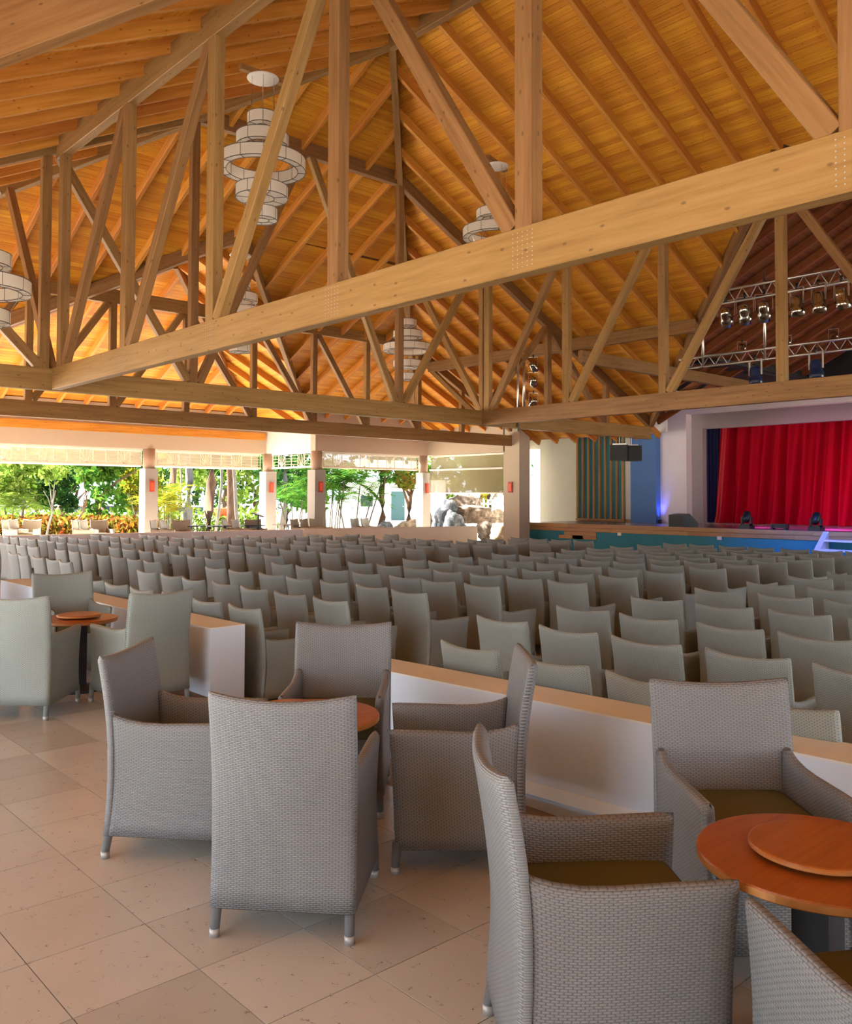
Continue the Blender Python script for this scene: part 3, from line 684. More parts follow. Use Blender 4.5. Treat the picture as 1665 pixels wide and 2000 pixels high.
wallbox('ceiling', 'added black slabs blocking the sun above the stage opening', 'black_grille', (21.6, 27.4, 12.2, 18.7, 5.36, 5.45), (24.0, 33, 12.38, 12.7, 5.3, 5.95))  # slabs added to block sun, black like the dark space there
wallbox('sun_strip', 'added white strip blocking the sun at the roof edge beside the stage', 'plaster_white', (24.13, 24.22, 15.4, 24.0, 3.74, 5.1))  # strip added to stop sun entering between eave and soffit
wallbox('dark_void_upper', 'black sheet standing for the dark void above the stage opening', 'black_grille', (UW + .02, UW + .3, 3, 18.5, 5.3, 8.3))  # black sheet put where the space above the stage is only dark
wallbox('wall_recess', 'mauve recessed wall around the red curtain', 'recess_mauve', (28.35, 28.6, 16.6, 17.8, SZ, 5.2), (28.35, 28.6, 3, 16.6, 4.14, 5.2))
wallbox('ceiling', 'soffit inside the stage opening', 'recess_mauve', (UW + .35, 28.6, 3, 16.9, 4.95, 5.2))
wallbox('wall_stage_back', 'closing wall behind the stage curtain, shade painted black', 'black_grille', (30.5, 30.7, 0, 20, FZ, 8.0))  # black stands in for the unlit depth behind the stage
MB_b = tag(MB().box(27.02, UW + .05, 17.67, 18.74, SZ, 4.62).build('blue_panel', 'blue_paint'), 'tall flat blue panel beside the stage opening', 'panel')
mb = MB()
for k in range(3):
    a = 16.9 + k * .83
tag(MB().box(UW - .03, UW, 18.74, 21.4, SZ, SZ + .1).build('baseboard_stage', 'stage_wood'), 'brown skirting along the stage wall', None, None, 'structure')
pn = tag(empty('slat_panel', (UW, 20.2, SZ)), 'tall teal panel with vertical wooden slats beside the stage', 'wall panel')
MB().box(UW - .05, UW - .005, 19.16, 21.32, SZ + .08, 4.74).build('backing', 'teal_panel', pn)
for k in range(9):
    y = 19.2 + k * (2.1 / 8)
    beam('slat', (UW - .09, y, SZ + .06), (UW - .09, y, 4.76), .09, .085, pn, 'stage_wood', side=(1, 0, 0))
for z in (SZ + .06, 4.78): beam('rail', (UW - .09, 19.12, z), (UW - .09, 21.36, z), .1, .08, pn, 'stage_wood')
# curtain
ny, nz = 420, 26
vv = []; 
ph = np.cumsum(np.convolve(NR.uniform(.2, 1.8, ny + 24), np.ones(25) / 25, 'valid')); ph = ph / ph[-1] * 2 * math.pi * 26
amp = NR.uniform(.6, 1.3, ny); amp = np.convolve(NR.uniform(.2, 1.8, ny + 18), np.ones(19) / 19, 'valid')
for j in range(nz + 1):
    t = j / nz; z = 4.5 - t * (4.5 - SZ - .01)
    for i in range(ny):
        y = (16.3 + .25 * t) - (i / (ny - 1)) * 12.5
        a = (.12 + .07 * t) * amp[i]
        x = 29.0 + a * (math.sin(ph[i] + .5 * math.sin(i * .09 + t * 2.0)) + .45 * math.sin(ph[i] * 1.73 + 1.0 + t)) - .10 * max(0, t - .93) / .07 * (.5 + .5 * math.sin(ph[i] * .5))
        vv.append((x, y + .05 * math.sin(ph[i] * .5 + 1) * t, z))
ff = [(j * ny + i, j * ny + i + 1, (j + 1) * ny + i + 1, (j + 1) * ny + i) for j in range(nz) for i in range(ny - 1)]
cu = tag(link('stage_curtain', mesh('stage_curtain', vv, ff, True), 'curtain_red'), 'tall red velvet curtain closing the stage', 'curtain')
tag(link('side_drape', mesh('side_drape', [(29.35 + .03 * math.sin(k * 1.9), 17.6 - k * .04, z) for z in (4.6, SZ) for k in range(36)], [(k, k + 1, 37 + k, 36 + k) for k in range(35)], True), 'drape_navy'), 'dark navy drape beside the red curtain', 'curtain')

# stage monitors and lamps
mo = tag(empty('stage_monitor', (24.5, 15.9, SZ)), 'black wedge monitor speaker lying on the stage', 'speaker')
M = Matrix.Translation((24.5, 15.05, SZ)) @ Matrix.Rotation(math.radians(-20), 4, 'Z')
prof = [(-.28, 0), (.3, 0), (.3, .12), (-.02, .40), (-.28, .36)]
mo.matrix_world = M
MB().add([M @ Vector((x, y, z)) for y in (-.35, .35) for x, z in prof], [(4, 3, 2, 1, 0), (5, 6, 7, 8, 9)] + [(i, (i + 1) % 5, 5 + (i + 1) % 5, 5 + i) for i in range(5)]).build('cabinet', 'black_plastic', mo)
MB().add([M @ Vector(p) for p in ((.29, -.31, .135), (.29, .31, .135), (.0, .31, .39), (.0, -.31, .39))] + [M @ Vector(p) for p in ((.305, -.31, .15), (.305, .31, .15), (.015, .31, .405), (.015, -.31, .405))], BOXF).build('grille', 'black_grille', mo)
def spot(parent, loc, target, col, power, size=60, blend=.6):
    l = bpy.data.lights.new('lamp_light', 'SPOT'); l.energy = power; l.color = col; l.spot_size = math.radians(size); l.spot_blend = blend; l.shadow_soft_size = .08
    o = bpy.data.objects.new('lamp_light', l); COL.objects.link(o)
    o.matrix_world = Matrix.Translation(Vector(loc)) @ (Vector(target) - Vector(loc)).to_track_quat('-Z', 'Y').to_matrix().to_4x4()
    o.parent = parent; o.matrix_parent_inverse = parent.matrix_world.inverted()
def moving_head(y, label, tgt, col, pw, size):
    root = tag(empty('moving_head_lamp', (24.45, y, SZ)), label, 'stage lamp')
    MB().box(24.3, 24.6, y - .17, y + .17, SZ, SZ + .1).build('base', 'black_plastic', root)
    mb = MB(); mb.box(24.4, 24.5, y - .16, y - .12, SZ + .1, SZ + .34); mb.box(24.4, 24.5, y + .12, y + .16, SZ + .1, SZ + .34); mb.box(24.4, 24.5, y - .16, y + .16, SZ + .1, SZ + .14); mb.build('yoke', 'black_plastic', root)
    MB().tube([(24.36, y, SZ + .2), (24.4, y, SZ + .28), (24.5, y, SZ + .42), (24.54, y, SZ + .47)], [.08, .115, .115, .08], 14).build('head', 'black_plastic', root, True)
    spot(root, (24.58, y, SZ + .52), tgt, col, pw, size)
moving_head(12.9, 'black moving head lamp on the stage, left one', (29, 12.6, 1.0), (1.0, .1, .75), 300, 100)
moving_head(10.85, 'black moving head lamp on the stage, right one nearer the steps', (29, 9.5, .9), (1.0, .1, .9), 500, 105)
bx = tag(empty('floor_light_bar', (24.45, 11.9, SZ)), 'low black light bar lying between the moving head lamps', 'stage lamp')
MB().box(24.38, 24.52, 11.65, 12.15, SZ + .04, SZ + .16).build('housing', 'black_plastic', bx)
mb = MB(); mb.box(24.36, 24.54, 11.68, 11.73, SZ, SZ + .14); mb.box(24.36, 24.54, 12.07, 12.12, SZ, SZ + .14); mb.build('bracket', 'black_plastic', bx)
up = tag(empty('uplighter', (26.9, 17.5, SZ)), 'small floor uplighter tinting the stage frame blue', 'stage lamp')
MB().lathe([(.05, 0), (.06, .06), (.06, .12)], 12, (27.12, 17.58, SZ)).build('can', 'black_plastic', up, True)
spot(up, (27.16, 17.58, SZ + .15), (27.26, 17.5, 4.5), (.12, .14, 1.0), 60, 60)

# hanging loudspeakers at the truss end
for k in range(2):
    y = 15.35; x = 21.75 + k * .62
    M = Matrix.Translation((x, y + .12, 2.78)) @ Matrix.Rotation(math.radians(-62 + 24 * k), 4, 'Z')
    root = empty('hanging_speaker', (x, y - .1, 2.78)); root.matrix_world = M
    tag(root, ('left' if k == 0 else 'right') + ' one of two black loudspeakers hanging from the truss end', 'speaker')
    MB().box(-.25, .25, -.2, .2, 0, .46).build('cabinet', 'black_plastic', root, M=M)
    MB().box(-.235, .235, -.215, -.2, .02, .44).build('grille', 'black_grille', root, M=M)
    mb = MB(); mb.box(-.2, .2, -.02, .02, .46, .5); mb.tube([(0, 0, .5), (0, 0, .72)], .008, 6); mb.build('hanging_bracket', 'steel', root, M=M)

# lighting rails with par cans
def lattice_rail(u, v0, v1, z, label, pair=.30):
    root = tag(empty('lighting_rail', (u, v0, z)), label, 'lighting rail')
    MB().tube([(u, v0, z), (u, v1, z)], .028, 8).build('lower_tube', 'steel', root, True)
    MB().tube([(u + .0, v0, z + pair), (u, v1, z + pair)], .028, 8).build('upper_tube', 'steel', root, True)
    mb = MB(); n = int(abs(v1 - v0) / .32); s = (v1 - v0) / n
    for i in range(n): mb.tube([(u, v0 + s * i, z), (u, v0 + s * (i + .5), z + pair), (u, v0 + s * (i + 1), z)], .012, 6)
    mb.build('lacing', 'steel', root, True)
    return root
rl = lattice_rail(19.0, 11.75, 5.0, 4.82, 'lower bluish steel lighting rail in front of the stage', .24)
for v in (11.1, 9.55): MB().tube([(19.0, v, 4.8), (19.0, v, 6.2 - (11.1 - v) * -.4)], .03, 8).build('drop_pipe', 'steel', rl, True)
ru = lattice_rail(17.0, 9.5, 5.0, 5.78, 'upper steel lighting rail carrying a row of silver spotlights', .27)
def par_can(p, tilt, yaw, label, mat='chrome', group=None, s=1.0):
    M = Matrix.Translation(Vector(p)) @ Matrix.Rotation(yaw, 4, 'Z') @ Matrix.Rotation(tilt, 4, 'Y') @ Matrix.Scale(s, 4)
    root = empty('spotlight', p); root.matrix_world = Matrix.Translation(Vector(p)); tag(root, label, 'spotlight', group)
    mb = MB(); mb.lathe([(.02, .14), (.07, .12), (.085, .05), (.085, -.03), (.1, -.04), (.1, -.17), (.085, -.17), (.08, -.05)], 18); mb.build('can', mat, root, True, M)
    Mz = Matrix.Translation(Vector(p)) @ Matrix.Rotation(yaw, 4, 'Z') @ Matrix.Scale(s, 4)
    mb = MB(); mb.bar((0, -.125, 0), (0, -.125, .24), .03, .008); mb.bar((0, .125, 0), (0, .125, .24), .03, .008); mb.bar((0, -.125, .24), (0, .125, .24), .03, .008); mb.build('yoke', 'steel', root, M=Mz)
    mb = MB(); mb.tube([(0, 0, .23), (0, 0, .31)], .022, 8); mb.build('clamp', 'black_plastic', root, True, Mz)
    return root
for k, (px, t) in enumerate(((1421, .9), (1458, .8), (1496, .85), (1561, .15), (1604, .12), (1649, .3))):
    r_ = (px - 832) / F_PX; q = (r_ * math.sin(YAW) + math.cos(YAW)); w = (-r_ * math.cos(YAW) + math.sin(YAW))
    par_can((17.0, 17.0 * w / q, 5.50), t, math.radians(200 if t > .5 else 160), 'silver spotlight, %s from the left on the upper lighting rail' % ordinal(k), group='spotlights on the upper rail', s=1.35)
for k, (px, z) in enumerate(((1478, 4.48), (1597, 4.48))):
    r_ = (px - 832) / F_PX; q = (r_ * math.sin(YAW) + math.cos(YAW)); w = (-r_ * math.cos(YAW) + math.sin(YAW))
    par_can((19.0, 19.0 * w / q, z), .1, math.radians(160), 'dark blue stage spotlight under the lower rail, %s one' % ('left' if k == 0 else 'right'), 'navy_lamp', 'spotlights on the lower rail', 1.5)
    spot(bpy.data.objects[bpy.context.scene.collection.objects[-1].parent.name], (19.05, 19.0 * w / q, z - .3), (24.0, 19.0 * w / q + .6, .2), (.05, .2, 1.0), 900, 60)
for k, px in enumerate((1452, 1540, 1632)):
    r_ = (px - 832) / F_PX; q = (r_ * math.sin(YAW) + math.cos(YAW)); w = (-r_ * math.cos(YAW) + math.sin(YAW))
    par_can((19.1, 19.1 * w / q, 5.12), 2.4, math.radians(200), 'small silver spotlight standing on the lower rail, %s from the left' % ordinal(k), 'chrome', 'spotlights on the lower rail', .8)
lp = tag(empty('lighting_pole', (17.5, 15.35, ZT)), 'steel pole with clamped spotlights standing on the cross truss', 'lighting pole')
MB().tube([(17.5, 15.47, ZT), (17.5, 15.47, 5.5)], .035, 10).build('pole', 'steel', lp, True)
MB().tube([(17.15, 15.37, 3.4), (17.15, 15.37, 5.1), (17.3, 15.4, 5.3), (17.5, 15.47, 5.3)], .03, 10).build('arm', 'steel', lp, True)
for k, z in enumerate((5.25, 4.85, 4.3)): par_can((17.68, 15.3, z - .1), 1.2, math.radians(200 + 20 * k), 'silver spotlight clamped to the steel pole, %s from the top' % ordinal(k), group='spotlights on the pole', s=1.0)

# ------------------------------------------------------------------ chandeliers
TIERS = [(.245, .10, -.77), (.42, .30, -1.11), (.70, .575, -1.50), (.42, .20, -1.96), (.25, .12, -2.32)]
def make_chandelier():
    root = empty('chandelier', (0, 0, 0))
    MB().lathe([(.02, .03), (.25, .03), (.26, .015), (.25, 0), (.02, 0)], 32).build('canopy', 'lamp_lens', root, True)
    mb = MB(); mb.box(-.42, .42, -.05, .05, .03, .12); mb.build('mounting_board', 'glulam', root)
    for k in range(6):
        a = k * math.pi / 3; r1_ = .2
        mb = MB(); mb.tube([(r1_ * math.cos(a), r1_ * math.sin(a), 0), (.22 * math.cos(a), .22 * math.sin(a), -.77), (.38 * math.cos(a), .38 * math.sin(a), -1.1), (.6 * math.cos(a), .6 * math.sin(a), -1.4)], .004, 5); mb.build('cable', 'steel', root)
    for k in range(3):
        a = k * math.pi * 2 / 3 + .4
        mb = MB(); mb.tube([(.6 * math.cos(a), .6 * math.sin(a), -1.45), (.35 * math.cos(a), .35 * math.sin(a), -1.9), (.2 * math.cos(a), .2 * math.sin(a), -2.25)], .004, 5); mb.build('cable', 'steel', root)
    for ro, ri, z in TIERS:
        h = .19
        s_ = MB().lathe([(ro, z), (ro, z + h)], 48, close=False); s_.lathe([(ri, z + h), (ri, z)], 48, close=False)
        sh = s_.build('shade', 'lamp_fabric', root, True)
        MB().lathe([(ri, z + .012), (ro, z + .012)], 48, close=False).build('diffuser', 'lamp_lens', sh)
        fr = MB()
        for r_ in (ro, ri):
            for zz in (z, z + h): fr.lathe([(r_ + .004, zz - .006), (r_ + .004, zz + .006), (r_ - .004, zz + .006), (r_ - .004, zz - .006), (r_ + .004, zz - .006)], 48, close=False)
        n = max(6, int(ro * 18))
        for k in range(n):
            a = 2 * math.pi * k / n
            fr.bar((ro * math.cos(a), ro * math.sin(a), z), (ro * math.cos(a), ro * math.sin(a), z + h), .007, .007)
            if ri > .25: fr.bar((ri * math.cos(a), ri * math.sin(a), z), (ri * math.cos(a), ri * math.sin(a), z + h), .008, .008)
            fr.bar((ri * math.cos(a), ri * math.sin(a), z), (ro * math.cos(a), ro * math.sin(a), z), .008, .008)
        fr.build('wire_frame', 'frame_dark', sh)
    return root
ch0 = make_chandelier()
for k, (u, v, z, lab) in enumerate(((7.5, 12.28, 8.48, 'tiered white drum chandelier behind the foreground truss, upper left'), (13.28, 12.5, 8.58, 'tiered drum chandelier half hidden by the foreground chord and its diagonal'),
        (16.4, 18.9, 7.33, 'tiered drum chandelier seen beyond the cross truss, right of centre'), (10.75, 18.55, 7.45, 'tiered drum chandelier hanging in the garden bay roof'), (3.78, 14.05, 6.2, 'tiered drum chandelier cut off by the left picture edge'))):
    M = Matrix.Translation((u, v, z)) @ Matrix.Rotation(.3 * k, 4, 'Z')
    o = ch0 if k == 0 else copy_tree(ch0, M)
    o.matrix_world = M; tag(o, lab, 'chandelier', 'tiered drum chandeliers')

# ------------------------------------------------------------------ wicker chairs
CW, CD, CH, AH = .57, .60, .93, .635
def grid_solid(fo, fi, nu, nv, uvf):
    """closed sheet between an outer and an inner surface, with uv in metres"""
    v = []; uv = []
    for f_ in (fo, fi):
        for j in range(nv + 1):
            for i in range(nu + 1):
                v.append(f_(i / nu, j / nv)); uv.append(uvf(i / nu, j / nv))
    n = (nu + 1) * (nv + 1); W_ = nu + 1
    f = [(j * W_ + i, j * W_ + i + 1, (j + 1) * W_ + i + 1, (j + 1) * W_ + i) for j in range(nv) for i in range(nu)]
    f += [(n + j * W_ + i, n + (j + 1) * W_ + i, n + (j + 1) * W_ + i + 1, n + j * W_ + i + 1) for j in range(nv) for i in range(nu)]
    for i in range(nu):
        f.append((i, n + i, n + i + 1, i + 1)); a = nv * W_ + i; f.append((a, a + 1, n + a + 1, n + a))
    for j in range(nv):
        a = j * W_; b = a + W_; f.append((a, b, n + b, n + a)); a += nu; b += nu; f.append((a, n + a, n + b, b))
    me = mesh('sheet', v, f, True, uv)
    bm = bmesh.new(); bm.from_mesh(me); bmesh.ops.recalc_face_normals(bm, faces=bm.faces)
    bm.to_mesh(me); bm.free()
    return me
def interp(x, xs, ys): return float(np.interp(x, xs, ys))
def back_y(z): return interp(z, [0, .11, .25, .40, .55, .64, .78, .93], [-.285, -.266, -.252, -.246, -.248, -.255, -.276, -.303])
def back_pt(s, t, off):
    x = (s - .5) * (CW - .004 + .008 * t); q = 1 - (2 * s - 1) ** 2
    ztop = CH + .005 - .028 * q
    z = .11 + t * (ztop - .11)
    e = 0
    if t > .97: pass
    y = back_y(z) - .038 * q * min(1, t * 1.6) + off
    edge = min(1, min(s, 1 - s) / .06) ; tt = min(1, (1 - t) / .03)
    rnd = .012 * (1 - math.sqrt(max(0, 1 - (1 - edge) ** 2))) + .012 * (1 - math.sqrt(max(0, 1 - (1 - tt) ** 2)))
    y += rnd if off <= 0.001 else -rnd
    return (x, y, z)
TT = [0, .1, .2, .3, .4, .5, .6, .7, .8, .88, .94, .975, 1.0]
SS = [0, .03, .07, .2, .35, .5, .65, .8, .93, .97, 1.0]
def back_mesh():
    f = lambda off: (lambda s, t: back_pt(SS[int(round(s * 10))], TT[int(round(t * 12))], off))
    return grid_solid(f(0.0), f(.045), 10, 12, lambda s, t: (SS[int(round(s * 10))] * CW, TT[int(round(t * 12))] * .84))
YA = [0, .04, .12, .25, .4, .55, .7, .84, .95, 1.0]
ZA = [0, .12, .3, .5, .7, .85, .93, .97, 1.0]
def arm_pt(sd, s, t, off):
    z0 = .11; zt = AH + interp(s, [0, .08, .3, .7, 1], [.03, .008, -.012, -.004, .0])
    z = z0 + t * (zt - z0)
    y0 = back_y(z) + .035; y1 = interp(z, [0, .11, .4, .64], [.325, .332, .346, .362])
    y = y0 + s * (y1 - y0)
    x = CW / 2 - .002 - .012 * math.sin(math.pi * t) * (.4 + .6 * s) - off
    tt = min(1, (1 - t) / .05); se = min(1, (1 - s) / .06)
    rnd = .014 * (1 - math.sqrt(max(0, 1 - (1 - tt) ** 2))) + .014 * (1 - math.sqrt(max(0, 1 - (1 - se) ** 2)))
    x += -rnd if off == 0 else rnd
    return (sd * x, y, z)
def arm_mesh(sd):
    f = lambda off: (lambda s, t: arm_pt(sd, YA[int(round(s * 9))], ZA[int(round(t * 8))], off))
    return grid_solid(f(0.0), f(.048), 9, 8, lambda s, t: (YA[int(round(s * 9))] * .56, ZA[int(round(t * 8))] * .53))
def front_mesh():
    f = lambda off: (lambda s, t: ((s - .5) * (CW - .05), .324 - off, .11 + t * .29))
    return grid_solid(f(0.0), f(.03), 4, 3, lambda s, t: (s * .5, t * .25))
def seat_mesh():
    mb = MB(); mb.box(-.245, .245, -.225, .31, .34, .395); me = mb.me('seat_base'); me.uv_layers.new(name='UVMap')
    ul = me.uv_layers[0]
    for lp_ in me.loops: c = me.vertices[lp_.vertex_index].co; ul.data[lp_.index].uv = (c.x, c.y)
    return me
def cushion_mesh():
    bm = bmesh.new(); bmesh.ops.create_cube(bm, size=1.0)
    for v in bm.verts: v.co = Vector((v.co.x * .465, v.co.y * .555, v.co.z * .11))
    bmesh.ops.bevel(bm, geom=bm.edges[:], offset=.040, segments=4, affect='EDGES', profile=.6)
    bmesh.ops.subdivide_edges(bm, edges=[e for e in bm.edges if e.calc_length() > .2], cuts=5, use_grid_fill=True)
    for v in bm.verts:
        if v.co.z > 0: v.co.z += .022 * max(0, 1 - (v.co.x / .235) ** 2) * max(0, 1 - (v.co.y / .278) ** 2)
        v.co += Vector((0, .052, .445))
    me = bpy.data.meshes.new('cushion'); bm.to_mesh(me); bm.free(); me.polygons.foreach_set('use_smooth', [True] * len(me.polygons)); return me
def leg_mesh(sx, sy):
    if sy < 0: pts = [(sx * .262, back_y(0) + .03, .028), (sx * .258, back_y(.13) + .028, .14)]
    else: pts = [(sx * .262, .332, .028), (sx * .258, .325, .14)]
    return MB().tube(pts, [.0185, .021], 10).me('leg', True), MB().tube([(pts[0][0], pts[0][1], 0), (pts[0][0], pts[0][1], .032)], [.0195, .0215], 10).me('foot_cap', True)
PARTS = {}
def build_parts():
    PARTS['backrest'] = back_mesh(); PARTS['armL'] = arm_mesh(-1); PARTS['armR'] = arm_mesh(1); PARTS['front'] = front_mesh(); PARTS['seat'] = seat_mesh(); PARTS['cushion'] = cushion_mesh()
    for sx in (-1, 1):
        for sy in (-1, 1): PARTS['leg', sx, sy], PARTS['cap', sx, sy] = leg_mesh(sx, sy)
build_parts()
def chair_tree(wm):
    root = empty('wicker_armchair', (0, 0, 0))
    cp = lambda k: PARTS[k].copy()
    for nm, k, m_ in (('backrest', 'backrest', wm), ('arm', 'armL', wm), ('arm', 'armR', wm), ('front_panel', 'front', wm), ('seat_base', 'seat', wm), ('cushion', 'cushion', 'cushion_olive')):
        link(nm, cp(k), m_, root)
    for sx in (-1, 1):
        for sy in (-1, 1):
            lg = link('leg', cp(('leg', sx, sy)), wm, root); 
            lg.data.uv_layers.new(name='UVMap')
            link('foot_cap', cp(('cap', sx, sy)), 'metal_cap', lg)
    return root
def chair_single(wm):
    bm = bmesh.new(); me = bpy.data.meshes.new('theatre_chair')
    for k, mi in (('backrest', 0), ('armL', 0), ('armR', 0), ('front', 0), ('seat', 0), ('cushion', 1)):
        n0 = len(bm.faces); bm.from_mesh(PARTS[k]); bm.faces.ensure_lookup_table()
        for f in bm.faces[n0:]: f.material_index = mi
    for sx in (-1, 1):
        for sy in (-1, 1):
            for k, mi in ((('leg', sx, sy), 0), (('cap', sx, sy), 2)):
                n0 = len(bm.faces); bm.from_mesh(PARTS[k]); bm.faces.ensure_lookup_table()
                for f in bm.faces[n0:]: f.material_index = mi
    bm.to_mesh(me); bm.free()
    for m_ in (wm, 'cushion_olive', 'metal_cap'): me.materials.append(MATS[m_])
    me.polygons.foreach_set('use_smooth', [True] * len(me.polygons))
    return me
proto = chair_tree('wicker'); protog = chair_tree('wicker_green'); used = {}
def place_chair(src, c, face, label, group, z=0.0, name=None):
    """c = middle of the back's foot line on the floor, face = direction the sitter looks"""
    f = Vector((face[0], face[1], 0)).normalized(); ang = math.atan2(f.y, f.x) - math.pi / 2
    o = src
    if used.get(src.name): o = copy_tree(src)
    used[src.name] = True
    M = Matrix.Translation((c[0] + f.x * .27, c[1] + f.y * .27, z)) @ Matrix.Rotation(ang, 4, 'Z')
    o.matrix_world = M
    if name: o.name = name
    tag(o, label, 'chair', group); return o
src0 = proto
G1, G2, G3 = 'armchairs around the middle lounge table', 'armchairs around the front lounge table', 'armchairs around the rear lounge table'
place_chair(proto, (1.864, 2.87), (.745, .667), 'grey wicker armchair seen squarely from behind in the middle of the lounge', G1)
place_chair(proto, (1.867, 4.254), (.66, -.75), 'grey wicker armchair on the left of the middle table, seen from its side', G1)
place_chair(proto, (3.20, 2.84), (-.75, .66), 'grey wicker armchair right of the middle table, its side towards the low wall', G1)
place_chair(proto, (3.18, 4.24), (-.68, -.73), 'grey wicker armchair behind the middle table, facing the viewer', G1)
place_chair(proto, (1.942, 1.829), (.785, -.62), 'large wicker armchair in front showing its olive cushion and near arm', G2)
place_chair(proto, (3.36, 1.90), (-.655, -.755), 'wicker armchair facing the viewer behind the front cherry table', G2)
place_chair(proto, (2.074, .507), (.56, .83), 'wicker armchair cut off by the bottom right corner', G2)
place_chair(protog, (2.15, 7.0), (.68, .73), 'wicker armchair seen from behind at the left edge', G3)
place_chair(protog, (3.18, 8.83), (-.06, -1), 'wicker armchair behind the rear lounge table, facing the viewer', G3)
place_chair(protog, (3.17, 6.64), (-.12, .99), 'wicker armchair with its back beside the end of the low wall', G3)
place_chair(protog, (2.0, 8.5), (.8, -.6), 'wicker armchair hidden behind the left edge group', G3)
place_chair(protog, (3.05, 11.9), (-.1, -1), 'wicker armchair at the far left table near the low wall', 'armchairs at the far lounge table')

# theatre seating
smg = chair_single('wicker_green')
blocks = []
def seat_ok(u, v):
    Y = u * math.cos(YAW) + v * math.sin(YAW); X = u * math.sin(YAW) - v * math.cos(YAW)
    if Y < 1: return False
    x = 832 + F_PX * X / Y; w = .35 / Y * F_PX
    return -w < x < 1665 + w
ROW2 = [4.17, 5.13, 6.18, 7.25, 8.3, 9.36, 10.45, 11.5, 12.5, 13.45, 14.3, 15.1, 16.0, 17.05]
B1 = ('right seating block', [4.22, 5.33, 6.4, 7.6, 8.8, 9.95, 11.05, 12.1], lambda r: [4.98 - .71 * k if r else 4.27 - .73 * k for k in range(6)])
B2 = ('centre seating block', ROW2, lambda r: [7.1 + .70 * k for k in range(6)] if r == 0 else ([7.08 + .70 * k for k in range(7)] if r < 4 else [6.72 + .66 * k for k in range(7)]))
B3 = ('left seating block', [5.0, 6.02, 7.08, 8.2, 9.33, 10.4, 11.42, 12.3, 13.3, 14.08, 14.9, 15.6, 16.45], lambda r: [12.95 - (.2 if r > 9 else 0) + .655 * k for k in range(7 if r < 10 else 4)] if r > 0 else [13.75 + .66 * k for k in range(5)])
B4 = ('far left seating block', [5.98, 7.0, 7.95, 9.0, 10.0, 10.92, 11.82, 12.85, 13.6, 14.45, 15.3], lambda r: [18.3 + .64 * k for k in range((9, 9, 9, 8, 7, 5, 4, 3, 3, 2, 1)[r])])
nseat = 0
for bi, (bn, rows, colf) in enumerate((B1, B2, B3, B4)):
    nr = len(rows)
    for r, u in enumerate(rows):
        for k, v in enumerate(colf(r)):
            if not seat_ok(u, v): continue
            uu = u + R.uniform(-.03, .03); vv_ = v + R.uniform(-.02, .02); a = R.uniform(-.05, .05)
            side = 'from right aisle' if bi else 'from left aisle'
            label = 'grey-green wicker chair, %s, %s row from back, %s seat %s' % (bn, ordinal(r), ordinal(k), side)
            grp = 'theatre chairs in the ' + bn
            c = (uu + .033, vv_)
            if u < 6.3 and bi < 2 or (u < 7.7 and bi == 0):
                place_chair(protog, c, (1, a), label, grp, FZ, 'theatre_chair')
            else:
                o = link('theatre_chair', smg, None, None, Matrix.Translation((c[0] + .27, c[1], FZ)) @ Matrix.Rotation(a - math.pi / 2, 4, 'Z'))
                tag(o, label, 'chair', grp)
            nseat += 1
print('seats', nseat)

# ------------------------------------------------------------------ tables
def lounge_table(u, v, label, tray_label, r=.325, h=.62, tdx=(0.0, 0.0), tr=.182):
    root = tag(empty('lounge_table', (u, v, 0)), label, 'table')
    MB().lathe([(.02, h - .032), (r - .008, h - .032), (r, h - .026), (r, h - .006)], 56, (u, v, 0), True).build('table_edge', 'table_edge', root, False)
    MB().lathe([(.02, h - .0065), (r - .0005, h - .0065), (r - .003, h - .001), (r - .008, h), (.02, h)], 56, (u, v, 0), True).build('table_top', 'table_wood', root)
    MB().box(u - .055, u + .055, v - .055, v + .055, .03, h - .03).build('pedestal', 'table_leg', root)
    MB().lathe([(.05, .05), (.2, .02), (.21, .0)], 32, (u, v, 0)).build('foot', 'table_leg', root, True)
    tu, tv = u + tdx[0], v + tdx[1]
    t = tag(empty('serving_board', (tu, tv, h)), tray_label, 'serving board')
    MB().lathe([(.02, h + .012), (tr - .01, h + .012), (tr, h + .018), (tr, h + .026)], 48, (tu, tv, 0)).build('rim', 'table_edge', t)
    MB().lathe([(.01, h + .0255), (tr - .0005, h + .0255), (tr - .003, h + .031), (tr - .01, h + .033), (.01, h + .033)], 48, (tu, tv, 0)).build('board', 'table_wood', t)
    MB().lathe([(.05, h), (.05, h + .0125)], 24, (tu, tv, 0)).build('turntable', 'table_leg', t)
lounge_table(2.65, 1.185, 'round cherry wood table between the front armchairs', 'round turning board on the front cherry table', r=.345, tr=.195)
lounge_table(2.50, 3.58, 'round cherry wood table mostly hidden behind the middle armchair', 'round turning board on the middle table', tdx=(-.08, .08))
lounge_table(2.93, 7.74, 'round wooden table between the rear armchairs at the left', 'round turning board on the rear lounge table')
lounge_table(2.35, 9.9, 'round wooden table shining at the left picture edge', 'round turning board on the table at the left edge')

